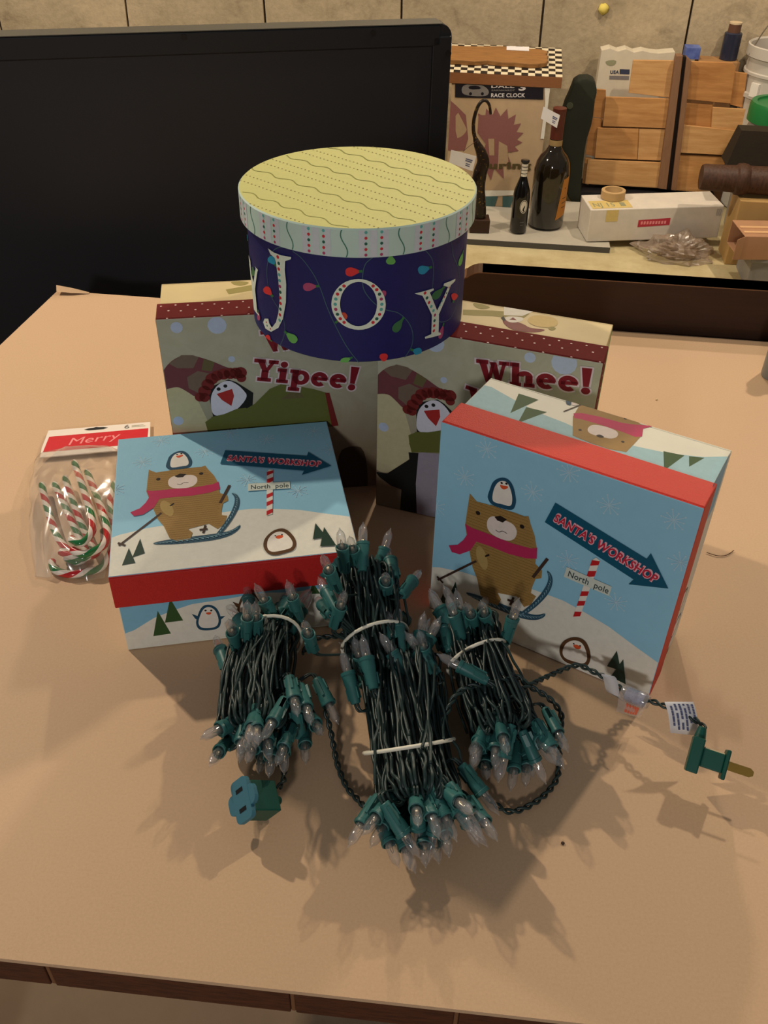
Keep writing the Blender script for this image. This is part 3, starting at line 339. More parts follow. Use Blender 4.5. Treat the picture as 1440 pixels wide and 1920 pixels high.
BUL = json.loads(r'''{"front":[[-4.9,447.1,60.0,-14.4,481.4,78.4],[-17.8,445.4,45.0,-29.3,477.4,66.0],[21.3,465.4,50.0,-0.6,489.1,73.6],[-13.0,470.2,35.0,-23.8,508.5,39.2],[17.3,469.7,45.0,9.7,503.1,65.7],[43.9,471.5,50.0,19.0,499.0,65.1],[39.2,485.9,40.0,28.3,488.3,78.4],[3.2,473.7,40.0,-3.2,513.1,41.2],[7.6,478.2,35.0,5.5,515.2,49.9],[-11.1,477.7,35.0,-20.5,484.1,73.3],[34.1,498.7,30.0,22.7,536.8,25.9],[3.8,358.2,50.0,27.0,332.6,29.7],[25.2,360.2,55.0,28.8,343.1,19.0],[40.3,362.6,50.0,34.7,334.9,21.6],[46.5,370.8,55.0,67.9,340.4,40.2],[57.0,393.2,45.0,81.7,365.3,30.4],[-0.3,363.6,30.0,13.6,326.1,29.1],[9.8,360.9,30.0,24.5,323.9,26.6],[42.4,365.6,35.0,46.0,326.3,41.9],[61.7,373.3,35.0,77.1,337.3,43.4],[51.7,376.0,35.0,69.6,356.9,4.7],[15.0,364.3,25.0,20.8,325.0,29.1],[31.5,364.7,25.0,31.6,325.2,31.3],[36.9,368.1,20.0,40.2,329.3,29.1]],"left":[[-104.4,497.8,55.0,-101.5,499.4,94.9],[-97.7,504.5,50.0,-96.6,502.8,89.9],[-83.7,521.4,50.0,-99.2,526.8,86.5],[-66.0,530.6,45.0,-75.2,534.3,83.7],[-113.0,498.1,45.0,-115.0,490.3,84.2],[-120.7,486.0,35.0,-135.3,523.1,31.4],[-67.9,461.3,55.0,-58.8,422.6,59.5],[-59.7,457.8,50.0,-49.2,419.4,54.5],[-70.2,440.5,55.0,-80.1,402.0,59.1],[-91.8,434.8,50.0,-83.5,397.0,60.0],[-99.5,436.6,40.0,-97.7,396.7,40.3],[-110.1,428.4,25.0,-117.5,393.2,42.5],[-49.2,473.3,40.0,-31.5,438.3,32.4],[-62.1,439.7,45.0,-57.9,430.2,6.4],[-87.0,427.2,35.0,-90.9,389.9,48.8],[-64.3,432.3,35.0,-71.0,393.5,41.7],[-77.7,428.3,30.0,-76.7,388.6,34.8],[-71.4,437.0,25.0,-67.4,397.2,27.0],[-85.2,434.4,20.0,-84.9,395.4,29.0],[-54.7,449.1,30.0,-41.4,415.6,47.5],[-57.6,449.1,20.0,-53.1,409.5,22.5]],"mid":[[-29.4,540.5,90.0,-33.6,544.3,129.6],[-16.2,541.9,90.0,-16.7,577.1,108.9],[-21.4,557.8,80.0,-26.2,548.6,118.6],[-32.9,508.8,100.0,-44.2,504.2,138.1],[9.8,544.8,80.0,3.4,584.2,78.4],[3.9,529.1,80.0,1.9,510.7,115.4],[15.2,530.9,75.0,30.7,567.2,68.3],[-36.7,499.4,70.0,-27.9,497.6,109.0],[-35.0,507.5,80.0,-51.0,544.2,78.9],[-39.6,507.0,75.0,-52.7,541.4,59.3],[-7.2,563.2,70.0,-7.8,599.3,52.8],[13.6,523.5,60.0,22.9,544.7,27.4],[-50.8,479.4,65.0,-56.2,470.9,103.7]],"right":[[63.6,502.9,55.0,50.3,513.9,91.1],[67.3,510.8,50.0,57.6,526.0,85.7],[76.6,519.2,50.0,64.6,510.3,87.1],[86.3,519.5,50.0,76.0,511.9,87.9],[96.7,503.6,50.0,105.2,515.4,87.3],[54.4,503.9,40.0,50.5,543.5,43.8],[50.9,515.1,30.0,44.9,554.2,24.2],[78.5,452.1,65.0,43.0,466.9,76.0],[95.1,425.5,50.0,85.5,394.3,27.0],[102.9,424.7,45.0,119.7,399.3,19.1],[113.3,433.3,45.0,129.1,396.8,40.7],[123.2,448.0,40.0,133.9,409.5,42.4],[76.4,419.1,45.0,70.9,422.4,5.5],[86.2,432.7,30.0,84.2,392.7,29.4],[102.7,428.5,25.0,93.7,389.6,23.2],[110.6,432.6,20.0,104.6,393.1,23.0],[103.1,440.9,20.0,111.0,401.7,22.0],[77.1,428.4,20.0,75.9,390.9,33.9]],"ax_front":[[14.2,484.2,36.0],[21.2,418.9,34.0],[27.8,371.8,34.0]],"ax_left":[[-90.6,524.4,34.0],[-94.7,478.7,34.0],[-92.6,435.6,30.0]],"ax_mid":[[-11.3,563.7,62.0],[-6.6,517.3,50.0],[-0.9,490.5,36.0]],"ax_right":[[74.0,528.1,35.0],[80.5,479.8,35.0],[92.1,433.8,32.0]],"w_plug":[[72.1,411.0,30.0],[77.1,428.8,50.0],[91.1,439.7,55.0],[108.2,457.9,52.0],[132.8,482.2,40.0],[154.4,496.7,35.0],[167.1,494.1,32.0],[181.8,482.4,32.0],[194.4,464.0,34.0],[204.6,463.7,34.0],[215.9,454.5,38.0],[230.7,443.2,40.0],[239.0,435.2,38.0],[234.3,428.5,34.0]],"w_plug2":[[45.3,423.2,50.0],[53.3,441.2,58.0],[65.1,449.2,62.0],[85.4,455.5,60.0],[102.7,465.5,55.0],[110.9,462.3,50.0],[127.7,458.3,40.0],[137.0,451.4,30.0],[136.6,444.3,20.0]],"w_rightloop":[[139.0,452.2,10.0],[135.1,425.5,6.0],[130.9,410.4,4.0],[116.4,394.1,4.0],[96.1,384.0,4.0],[83.1,390.5,5.0],[73.3,396.6,12.0]],"w_left":[[-42.1,460.1,20.0],[-36.2,441.2,12.0],[-31.3,422.2,5.0],[-23.2,402.1,4.0],[-14.2,389.7,6.0],[-3.1,371.0,15.0]],"w_lm":[[-62.9,508.4,30.0],[-56.7,523.2,30.0],[-48.4,528.4,28.0],[-33.3,534.7,25.0],[-21.3,545.6,30.0]],"w_outlet":[[-82.7,431.7,10.0],[-70.6,411.4,12.0],[-68.6,399.9,14.0],[-71.4,391.3,16.0]],"p_outface":[-94.9,374.6,28.0],"p_outback":[-71.3,386.2,22.0],"p_plugA":[234.3,428.5,34.0],"p_plugB":[223.9,398.7,30.0],"p_plugC":[255.3,413.2,30.0],"p_plugD":[263.4,404.2,30.0],"p_cap0":[188.3,470.1,34.0],"p_cap1":[202.4,459.0,34.0],"p_tag":[226.9,451.2,30.0]}''')
CAN = json.loads(r'''{"a":[[-319.3,768.9,12.0],[-301.8,732.0,12.0],[-284.8,695.4,12.0],[-275.1,671.6,12.0],[-272.2,655.5,12.0],[-277.6,641.4,12.0]],"b":[[-306.3,763.0,12.0],[-288.6,728.4,12.0],[-273.0,695.8,12.0],[-261.5,668.4,12.0],[-259.4,650.6,12.0],[-265.9,640.0,12.0],[-275.8,634.6,12.0]],"c":[[-330.0,762.1,12.0],[-312.9,727.6,12.0],[-291.8,685.8,12.0],[-277.0,660.7,12.0],[-269.9,646.8,12.0],[-276.7,638.0,12.0],[-289.7,640.2,12.0]],"d":[[-342.5,761.7,12.0],[-317.9,719.5,12.0],[-296.6,681.9,12.0],[-285.9,664.0,12.0],[-279.4,648.3,12.0],[-286.6,641.1,12.0]],"e":[[-326.4,719.2,12.0],[-308.6,690.8,12.0],[-293.3,665.6,12.0],[-287.2,651.5,12.0],[-294.3,644.3,12.0]],"f":[[-350.6,750.9,12.0],[-334.8,715.0,12.0],[-314.9,675.8,12.0],[-299.0,652.9,12.0],[-281.9,640.4,12.0],[-269.0,643.4,12.0],[-264.3,661.1,12.0],[-269.4,679.1,12.0]],"g":[[-280.5,766.0,12.0],[-277.4,732.8,12.0],[-267.9,701.6,12.0],[-258.9,672.1,12.0],[-260.5,636.8,12.0],[-274.0,627.9,12.0],[-288.6,624.1,12.0],[-303.9,630.4,12.0],[-309.6,642.1,12.0]],"h":[[-337.9,705.1,12.0],[-323.1,671.9,12.0],[-310.5,649.1,12.0],[-302.0,635.5,12.0],[-293.7,634.1,12.0]],"head":[[-377.1,858.3,2.0],[-267.9,879.9,2.0],[-266.4,856.2,2.0],[-293.5,826.5,2.0],[-374.6,814.3,2.0]],"bag":[[-373.9,812.1,2.0],[-366.1,761.6,2.0],[-351.7,696.0,2.0],[-333.3,656.4,2.0],[-316.4,631.0,2.0],[-291.8,628.4,2.0],[-255.7,637.9,2.0]]}''')

# ------------------------------------------------------------------ setting: floor, concrete wall
m_floor = mat('floor_concrete', (150, 128, 104), .8, .25, 3, .3, 60)
mb = MB(); mb.box(-4, 5, -3.5, 5, -TZ - .1, -TZ, m_floor)
floor = struct(mb.build('floor')); floor.location.z = TZ
WY = -0.105                                        # yaw shared by table, bench and wall
RW = Matrix.Rotation(WY, 4, 'Z')
def wallM(y0, z=0): return Matrix.Translation((0, 0, TZ + z)) @ RW @ Matrix.Translation((0, y0, 0))
def tl(p):                                         # world (relative) -> bench/wall frame
    q = RW.inverted() @ Vector(p); return q
m_conc = bpy.data.materials.new('wall_concrete'); m_conc.use_nodes = True
nt = m_conc.node_tree; b = nt.nodes['Principled BSDF']; b.inputs['Roughness'].default_value = .85
tc = nt.nodes.new('ShaderNodeTexCoord')
def noise(sc, det=6, rough=.6, vec=None, dist=0):
    n = nt.nodes.new('ShaderNodeTexNoise'); n.inputs['Scale'].default_value = sc; n.inputs['Detail'].default_value = det; n.inputs['Roughness'].default_value = rough; n.inputs['Distortion'].default_value = dist
    nt.links.new(vec or tc.outputs['Object'], n.inputs['Vector']); return n
def ramp(src, p0, c0, p1, c1):
    r = nt.nodes.new('ShaderNodeValToRGB'); r.color_ramp.elements[0].position = p0; r.color_ramp.elements[0].color = c0; r.color_ramp.elements[1].position = p1; r.color_ramp.elements[1].color = c1
    nt.links.new(src, r.inputs[0]); return r
def mixc(f, a, b_, mode='MIX'):
    x = nt.nodes.new('ShaderNodeMix'); x.data_type = 'RGBA'; x.blend_type = mode
    if isinstance(f, float): x.inputs[0].default_value = f
    else: nt.links.new(f, x.inputs[0])
    for s_, i in ((a, 6), (b_, 7)):
        if isinstance(s_, tuple): x.inputs[i].default_value = s_
        else: nt.links.new(s_, x.inputs[i])
    return x.outputs[2]
W1 = (1, 1, 1, 1)
base = ramp(noise(2.2, 5).outputs['Fac'], .35, lin((158, 143, 115)), .68, lin((192, 174, 142)))
stain = ramp(noise(9, 8, .7, dist=.6).outputs['Fac'], .30, (.42, .38, .32, 1), .47, W1)
fine = ramp(noise(70, 4, .7).outputs['Fac'], .2, (.75, .75, .74, 1), .6, W1)
c = mixc(.65, base.outputs[0], stain.outputs[0], 'MULTIPLY'); c = mixc(.8, c, fine.outputs[0], 'MULTIPLY'); nt.links.new(c, b.inputs['Base Color'])
bp = nt.nodes.new('ShaderNodeBump'); bp.inputs['Strength'].default_value = .5; bp.inputs['Distance'].default_value = .006
nt.links.new(noise(30, 6).outputs['Fac'], bp.inputs['Height']); nt.links.new(bp.outputs[0], b.inputs['Normal'])
WALLY = 2.795
mb = MB(); mb.box(-4.2, 4.2, .012, .25, -TZ, 1.75, mat('wall_joint', (74, 60, 44), .9, .4, 30))
wall = struct(mb.build('wall_back', M=wallM(WALLY)))
seams = []
for px in (235, 493, 755, 1020, 1300):
    P = tl(at(px, 0, WALLY - .105 * 0)); d = at(px, 0, 1.0) - Vector((0, 0, CAMH))
    o = RW.inverted() @ Vector((0, 0, CAMH)); dd = RW.inverted() @ d; t = (WALLY - o.y) / dd.y; seams.append((o + dd * t).x)
sp = (seams[-1] - seams[0]) / 4
xs = [seams[0] - sp * k for k in range(9, 0, -1)] + seams + [seams[-1] + sp * k for k in range(1, 9)]
rnd = random.Random(3)
def wob(i):
    r2 = random.Random(i * 31); return [(r2.uniform(-.004, .004), -TZ + (TZ + 1.75) * k / 16) for k in range(17)]
for i in range(len(xs) - 1):
    L_ = [(xs[i] + .003 + w, z) for w, z in wob(i)]; R_ = [(xs[i + 1] - .003 + w, z) for w, z in wob(i + 1)]
    off = rnd.uniform(0, .003); mb = MB()
    mb.grid([[(p[0], off, p[1]) for p in L_], [(p[0], off, p[1]) for p in R_]], m_conc)
    mb.grid([[(p[0], .02, p[1]) for p in L_], [(p[0], off, p[1]) for p in L_]], m_conc); mb.grid([[(p[0], off, p[1]) for p in R_], [(p[0], .02, p[1]) for p in R_]], m_conc)
    mb.build('wall_panel', wall, fixn=False)
# a blob of yellow foam stuck on the wall
mb = MB(); r2 = random.Random(5)
rows = []
for i in range(7):
    a = pi * i / 6; rows.append([((.014 * sin(a) * cos(2 * pi * k / 10)) * (1 + r2.uniform(-.25, .25)), -.012 * sin(a) * abs(sin(2 * pi * k / 10)) * 1.2 - .001 if sin(2*pi*k/10) < 0 else .002, .013 * cos(a) * (1 + r2.uniform(-.2, .2))) for k in range(10)])
mb.grid(rows, mat('yellow_foam', (214, 196, 96), .7), True)
o = RW.inverted() @ Vector((0, 0, CAMH)); dd = RW.inverted() @ (at(1131, 17, 1.0) - Vector((0, 0, CAMH))); P = o + dd * ((WALLY - o.y) / dd.y)
f = mb.build('foam_blob', smooth=True); f.matrix_world = Matrix.Translation((0, 0, TZ)) @ RW @ Matrix.Translation(P); tag(f, 'small yellow foam blob stuck high on the concrete wall', 'foam')

# ------------------------------------------------------------------ main table
m_tan = mat('tan_hardboard', (205, 170, 130), .55, 0, 5, .025, 300, spec=.3)
nt = m_tan.node_tree; b = nt.nodes['Principled BSDF']; tc = nt.nodes.new('ShaderNodeTexCoord')
c = mixc(.5, ramp(noise(3, 4).outputs['Fac'], .3, lin((194, 163, 130)), .7, lin((204, 172, 138))).outputs[0], ramp(noise(500, 3, .8).outputs['Fac'], .3, lin((190, 158, 124)), .7, lin((208, 177, 143))).outputs[0])
c = mixc(.8, c, ramp(noise(26, 2, .4).outputs['Fac'], .19, (.7, .6, .52, 1), .225, W1).outputs[0], 'MULTIPLY'); nt.links.new(c, b.inputs['Base Color'])
m_edge = mat('reddish_wood', (96, 52, 30), .5, .35, 14, .2, 80, col2=(62, 34, 22), stretch=(3, 30, 30))
m_edgel = mat('pale_joint_wood', (128, 88, 58), .6, .2, 30)
FL, FR, BR, BL = Vector((-.626, .3087, 0)), Vector((.95, .170, 0)), Vector((.95, 1.063, 0)), Vector((-.474, 1.2244, 0))
table = thing('table', 'tan hardboard topped table in the foreground carrying the gift boxes', 'table', (0, 0, -TZ))
tb = [(p.x, p.y) for p in (FL, FR, BR, BL)]
mb = MB(); mb.prism(tb, TZ - .004, TZ, m_tan); mb.build('tabletop', table)
def inset(t): c0 = sum((Vector(p) for p in tb), Vector((0, 0))) / 4; return [(p[0] + (c0.x - p[0]) * t, p[1] + (c0.y - p[1]) * t) for p in tb]
ib = inset(.006); mb = MB(); mb.prism(inset(.03), TZ - .020, TZ - .0045, m_edge); mb.build('underframe', table)
# front edge strips of wood with paler joints
A_, B_ = Vector((ib[0][0], ib[0][1], 0)), Vector((ib[1][0], ib[1][1], 0)); dv = (B_ - A_).normalized(); nv = Vector((-dv.y, dv.x, 0))
def frame_strip(p0, p1, name, mt, th=.02, z0=-.036, z1=-.0045):
    d = (p1 - p0).normalized(); n = Vector((-d.y, d.x, 0)); mb = MB()
    q = [p0, p1, p1 + n * th, p0 + n * th]; mb.prism([(v.x, v.y) for v in q], TZ + z0, TZ + z1, mt); return mb.build(name, table, bevel=.0008)
tt = []
for px, py in ((85, 1812), (547, 1862), (857, 1898)): P = onz(px, py, -.01); tt.append((P - A_).dot(dv))
cuts = [0] + tt + [tt[-1] + .19, tt[-1] + .42, tt[-1]+.7, (B_ - A_).length]
for k in range(len(cuts) - 1):
    frame_strip(A_ + dv * (cuts[k] + .0016), A_ + dv * (cuts[k + 1] - .0016), 'edge_strip', m_edge)
    if k: frame_strip(A_ + dv * (cuts[k] - .0015) + nv * .0008, A_ + dv * (cuts[k] + .0015) + nv * .0008, 'joint_block', m_edgel, .018)
V = [Vector((p[0], p[1], 0)) for p in ib]
frame_strip(V[1], V[2], 'edge_strip', m_edge); frame_strip(V[2], V[3], 'edge_strip', m_edge); frame_strip(V[3], V[0], 'edge_strip', m_edge)
for p in inset(.12):
    mb = MB(); mb.box(p[0] - .03, p[0] + .03, p[1] - .03, p[1] + .03, 0, TZ - .020, m_edge); mb.build('leg', table, bevel=.003)
# lifted corner of the top sheet at the far left
mb = MB(); p0, p1, p2 = onz(108, 546, .0), onz(168, 549, .0), onz(120, 553, .0)
rows = [[p0 + Vector((0, 0, .0095)), p0 + (p1 - p0) * .5 + Vector((0, .0, .006)), p1 + Vector((0, 0, .0008))], [p0 + Vector((.003, -.012, .006)), p0 + (p1 - p0) * .5 + Vector((0, -.011, .0035)), p1 + Vector((0, -.004, .0006))]]
mb.grid([[v + Vector((0, 0, TZ)) for v in r] for r in rows], m_tan); mb.build('lifted_corner', table)

# thin brown fibre lying on the table, a grain of debris
mb = MB(); mb.tube(smoothpath([onz(x, y, .0012) for x, y in ((1325, 1036), (1345, 1042), (1362, 1041), (1376, 1032))], 6), .0004, mat('fibre', (84, 56, 36), .8), 5)
o = mb.build('fibre'); o.location.z = TZ; tag(o, 'thin curved brown fibre lying right of the upright gift box', 'fibre')
for i, (x, y, lab) in enumerate([(1055, 1582, 'tiny dark crumb on the table right of the front light bundle'), (1231, 750, 'tiny shiny grain on the table beyond the standing gift boxes')]):
    mb = MB(); P = onz(x, y, 0); rr = random.Random(i)
    mb.lathe([(.0004, 0), (.0013, .0004), (.0014, .0009), (.0006, .0015)], mat('crumb' if i == 0 else 'shiny_grain', (60, 38, 26) if i == 0 else (230, 210, 160), .6 if i == 0 else .15), 7)
    o = mb.build('crumb', smooth=True); o.location = (P.x, P.y, TZ); tag(o, lab, 'crumb')

# ------------------------------------------------------------------ gift boxes
m_red_side = mat('red_ribbed_paper', (190, 36, 34), .6, .12, 400, .25, 900)
m_red2 = mat('bright_red_paper', (206, 52, 38), .55, .1, 400, .25, 900)
m_sky = mat('sky_blue_paper', (144, 200, 226), .5, .05, 60, .05, 500)
m_skyside = mat('pale_snow_paper', (222, 222, 206), .5, .05, 60)
m_inner = mat('grey_cardboard', (150, 140, 126), .8)
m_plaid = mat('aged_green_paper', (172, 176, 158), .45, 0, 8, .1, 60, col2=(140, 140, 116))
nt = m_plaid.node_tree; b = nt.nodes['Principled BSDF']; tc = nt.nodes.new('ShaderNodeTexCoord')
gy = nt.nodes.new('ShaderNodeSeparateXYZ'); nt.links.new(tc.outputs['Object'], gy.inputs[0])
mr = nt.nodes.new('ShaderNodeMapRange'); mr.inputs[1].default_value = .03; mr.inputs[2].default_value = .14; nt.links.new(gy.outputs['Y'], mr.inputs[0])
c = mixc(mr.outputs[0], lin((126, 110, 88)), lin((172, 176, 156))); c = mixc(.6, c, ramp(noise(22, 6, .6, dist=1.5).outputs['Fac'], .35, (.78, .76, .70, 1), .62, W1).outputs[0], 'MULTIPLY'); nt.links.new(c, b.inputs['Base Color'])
m_maroon = mat('maroon_paper', (106, 28, 28), .75, .12, 300, spec=.15)
m_plside = mat('antique_cream_paper', (214, 196, 146), .5, .14, 14, .1, 50)
def knit(P, fur):
    it = ART['ski']; bear = [i for i in it if i[1] == 'bear'][0][2]; skis = [i for i in it if i[1] == 'ski']
    y0 = min(p[1] for p in bear); y1 = max(p[1] for p in bear); out = []
    y = y0 + 3
    scarf = [i for i in it if i[1] == 'scarf'][0][2]
    ys = min(p[1] for p in scarf)
    while fur and y < y1 - 3:
        xs_ = []
        for i in range(len(bear)):
            a, b = bear[i], bear[(i + 1) % len(bear)]
            if (a[1] - y) * (b[1] - y) < 0: xs_.append(a[0] + (b[0] - a[0]) * (y - a[1]) / (b[1] - a[1]))
        xs_.sort()
        for a, b in zip(xs_[::2], xs_[1::2]):
            n = int((b - a - 2) / 2.4)
            for k in range(n):
                x = a + 1 + 2.4 * k; out.append([(x, y), (x + 1.3, y + .5), (x + 1.3, y + 1.05), (x, y + .55)]); out.append([(x + 1.3, y + .5), (x + 2.3, y), (x + 2.3, y + .55), (x + 1.3, y + 1.05)])
        y += 2.9
    if fur: P.many('bear_line', out); return
    for sk in skis:
        pts = sk[2]; n = len(pts); m = n // 2; q = []
        for i in range(m):
            a = pts[i]; b = pts[n - 1 - i]; c = pts[min(i + 1, m)]; d_ = pts[max(n - 2 - i, m)]
            for k in range(4):
                t_ = k / 4; f = lambda u, v, w: (u[0] + (v[0] - u[0]) * w, u[1] + (v[1] - u[1]) * w)
                A1 = f(a, c, t_); B1 = f(b, d_, t_); C1 = f(a, c, t_ + .16)
                q.append([f(A1, B1, .25), f(A1, B1, .75), f(f(a, c, t_ + .16), f(b, d_, t_ + .16), .5)])
        P.many('ski_light', q)
def gift_box(name, M, W, H, D, ld, m_face, m_band, m_side, style, label, seed=0):
    t = thing(name, label, 'gift box', M=M, group=None)
    th = .0018
    mb = MB(); mb.box(0, W, 0, H, D - th, D, m_face)                # lid: top sheet, four skirts
    n0 = len(mb.f); lid = MB()
    lid.box(0, W, 0, H, D - th, D, m_band); k = lid.m(m_face); lid.mi[1] = k
    for a in ((0, W, 0, th), (0, W, H - th, H), (0, th, th, H - th), (W - th, W, th, H - th)): lid.box(a[0], a[1], a[2], a[3], D - ld, D - th, m_band)
    L = lid.build('lid', t, bevel=.0009)
    base = MB(); g = .0022
    base.box(g, W - g, g, H - g, 0, th, m_side)
    for a in ((g, W - g, g, g + th), (g, W - g, H - g - th, H - g), (g, g + th, g + th, H - g - th), (W - g - th, W - g, g + th, H - g - th)): base.box(a[0], a[1], a[2], a[3], th, D - th - .001, m_side)
    Bs = base.build('base', t, bevel=.0007)
    e = .0007
    P = Print(lambda u, v, l: (u / 1000, v / 1000, D + l), (e * 1000, (W - e) * 1000, e * 1000, (H - e) * 1000)); it_ = ART['ski' if style == 'ski' else 'plaid']
    if style == 'ski':
        ib_ = [i for i, q in enumerate(it_) if q[1] == 'bear'][0] + 1; P.items(it_[:ib_]); knit(P, True); P.items(it_[ib_:]); knit(P, False)
    else: P.items(it_)
    if style == 'plaid':
        pass
    P.build('lid_picture', L)
    zt = (D - ld) * 1000
    fr = lambda u, v, l: (u / 1000, g - l, v / 1000); bk = lambda u, v, l: ((W * 1000 - u) / 1000, H - g + l, v / 1000)
    rt = lambda u, v, l: (W - g + l, u / 1000, v / 1000); lf = lambda u, v, l: (g - l, (H * 1000 - u) / 1000, v / 1000)
    rc = (3, W * 1000 - 3, .5, zt + 6)
    if style == 'ski':
        for mf, shift in ((fr, 0), (rt, -40)):
            P = Print(mf, rc); P.poly('sky_side', [(0, 0), (W * 1000, 0), (W * 1000, zt + 8), (0, zt + 8)]) if 0 else P.poly('sky', [(0, 10), (W * 1000, 10), (W * 1000, zt + 8), (0, zt + 8)])
            P.items(ART['ski_side'], lambda p: (p[0] + shift, p[1])); P.build('side_picture', Bs)
        P = Print(bk, rc); P.items(ART['ski_top'], lambda p: (W * 1000 - p[0], D * 1000 - p[1])); P.build('side_picture', Bs)
    else:
        P = Print(bk, rc); P.items(ART['plaid_side'], lambda p: (W * 1000 - p[0], D * 1000 - p[1])); P.build('side_picture', Bs)
        P = Print(rt, rc); P.poly('b_lime', [(0, 0), (W * 1000, 0), (W * 1000, 9), (0, 14)]); P.poly('pale_s', [(20, 20), (90, 18), (120, 34), (40, 40)]); P.build('side_picture', Bs)
        dots = [(6 + 12.2 * k + (6 if r else 0) + ((k * 37) % 5 - 2) * .4, D * 1000 - ld * 1000 + 6 + r * 11 + ((k * 17) % 5 - 2) * .5) for k in range(17) for r in (0, 1)]
        dots += [(3 + 24 * k, D * 1000 - 1.0) for k in range(9)]
        def sidefn(kk):
            return {0: lambda u, v, l: (u / 1000, -l, v / 1000), 1: lambda u, v, l: ((W * 1000 - u) / 1000, H + l, v / 1000), 2: lambda u, v, l: (W + l, u / 1000, v / 1000), 3: lambda u, v, l: (-l, (H * 1000 - u) / 1000, v / 1000)}[kk]
        for kk in range(4):
            P = Print(sidefn(kk), (1, W * 1000 - 1, D * 1000 - ld * 1000, D * 1000 - .8)); P.many('dotwhite', [disc(d, 1.05, 6, .95) for d in dots]); P.build('polka_dots', L)
    return t
def standM(x, y, yaw, D, t1=0.0):                # standing on its edge, lid facing the camera
    a = Vector((cos(yaw), sin(yaw), 0)); bb = Vector((-sin(yaw), cos(yaw), 0)); z = Vector((0, 0, 1))
    b2 = bb * cos(t1) - z * sin(t1); z2 = z * cos(t1) + bb * sin(t1)
    o = Vector((x, y, TZ + .0004)) + b2 * D
    m = Matrix((a, z2, -b2)).transposed().to_4x4(); m.translation = o; return m
ML = Matrix.Translation((-.2162, .5326, TZ + .0004)) @ Matrix.Rotation(.195, 4, 'Z')
gift_box('gift_box', ML, .2, .1965, .0859, .0343, m_sky, m_red_side, m_skyside, 'ski', 'flat lying blue skiing bear gift box with dark red lid edge beside the candy canes')
gift_box('gift_box', standM(.0421, .5942, -.5248, .084, 0.0), .2023, .1976, .084, .0335, m_sky, m_red2, m_skyside, 'ski', 'skiing bear gift box standing on its side, bright red edge, at right')
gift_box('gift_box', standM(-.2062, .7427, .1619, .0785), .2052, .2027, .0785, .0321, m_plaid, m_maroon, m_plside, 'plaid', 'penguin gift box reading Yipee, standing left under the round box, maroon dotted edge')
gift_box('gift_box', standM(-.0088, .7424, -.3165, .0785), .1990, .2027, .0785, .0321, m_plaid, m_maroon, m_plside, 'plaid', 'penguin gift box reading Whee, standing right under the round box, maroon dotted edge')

# ------------------------------------------------------------------ round box
m_navy = mat('navy_paper', (30, 32, 96), .5, .12, 200, .08, 600)
m_mint = mat('mint_paper', (192, 218, 206), .5, .05, 60)
m_lidtop = mat('yellow_green_paper', (192, 193, 122), .6, .06, 200)
CX, CY, RB, RL, ZB, ZT, LH = -.0272, .7665, .0935, .0985, .2036, .3188, .0225
rb = thing('round_box', 'round navy box lettered JOY with yellow striped lid on the two standing boxes', 'gift box', (CX, CY, ZB))
H = ZT - ZB
mb = MB(); mb.lathe([(.02, 0), (RB - .0008, 0), (RB, .0008), (RB, H - .004), (RB - .002, H - .004), (RB - .002, .002), (.02, .002)], m_navy, 96, cap=True)
body = sharp(mb.build('body', rb, smooth=True))
P = Print(lambda u, v, l: ((RB + l) * sin(u / 1000 / RB), -(RB + l) * cos(u / 1000 / RB), v / 1000 - (ZB - .2027)), (-290, 290, .8, (H - LH) * 1000 + 4), 4.0); P.items(ART['joy']); P.build('lettering', body)
mb = MB(); mb.lathe([(RL - .002, H - LH), (RL, H - LH), (RL, H - .001), (RL - .001, H)], m_mint, 96, cap=False); mb.lathe([(RL - .002, H - LH), (RL - .002, H - .002)], m_mint, 96, cap=False)
mb.lathe([(RL - .001, H), (.03, H), (.0001, H)], m_lidtop, 96, cap=False); mb.lathe([(RL - .002, H - .002), (.0001, H - .002)], m_mint, 96, cap=False)
lid = sharp(mb.build('lid', rb, smooth=True))
P = Print(lambda u, v, l: ((RL + l) * sin(u / 1000 / RL), -(RL + l) * cos(u / 1000 / RL), H - LH + v / 1000), (-309, 309, .3, LH * 1000 - 1.0), 4.0)
per = 2 * pi * RL * 1000 / 14
for k in range(-7, 7):
    P.lay = 0
    u0 = -7 + k * per
    P.many('lav', [[(u0 + 11, 0), (u0 + 16.5, 0), (u0 + 16.5, 23), (u0 + 11, 23)], [(u0 + 28.5, 0), (u0 + 34, 0), (u0 + 34, 23), (u0 + 28.5, 23)], [(u0+19.5, 0), (u0 + 25, 0), (u0 + 25, 23), (u0+19.5, 23)]])
    P.many('gline', ribbon([(u0 + 2.6 * sin(v / 23 * 2 * pi * .85 + .6), v) for v in [x * 23 / 16 for x in range(17)]], .9))
    for j, uu in enumerate((u0 + 16.5, u0 + 28.5)):
        for i in range(5):
            P.poly(['d_pink', 'd_red', 'd_green', 'd_red', 'd_teal'][i] if j else ['d_pink', 'd_red', 'd_green', 'd_red', 'd_teal'][(i)], disc((uu, 2.2 + i * 4.4), 1.25, 8), newlayer=False)
P.build('rim_pattern', lid)
P = Print(lambda u, v, l: (u / 1000, v / 1000, H + l)); ang = math.radians(-40); dx, dy = cos(ang), sin(ang); Rt = 97.3
def line_on_top(off, fn, w, col, dash=None):
    L = sqrt(max(Rt * Rt - off * off, 0)); n = int(2 * L / 2.2)
    pts = [(-L + 2 * L * i / n) for i in range(n + 1)]; wp = [(dx * s - dy * (off + fn(s)), dy * s + dx * (off + fn(s))) for s in pts]
    wp = [p for p in wp if hypot(*p) < Rt]
    if len(wp) < 3: return
    if dash: P.many(col, [disc(p, w, 6) for p in wp[::2]])
    else: P.many(col, ribbon(wp, w))
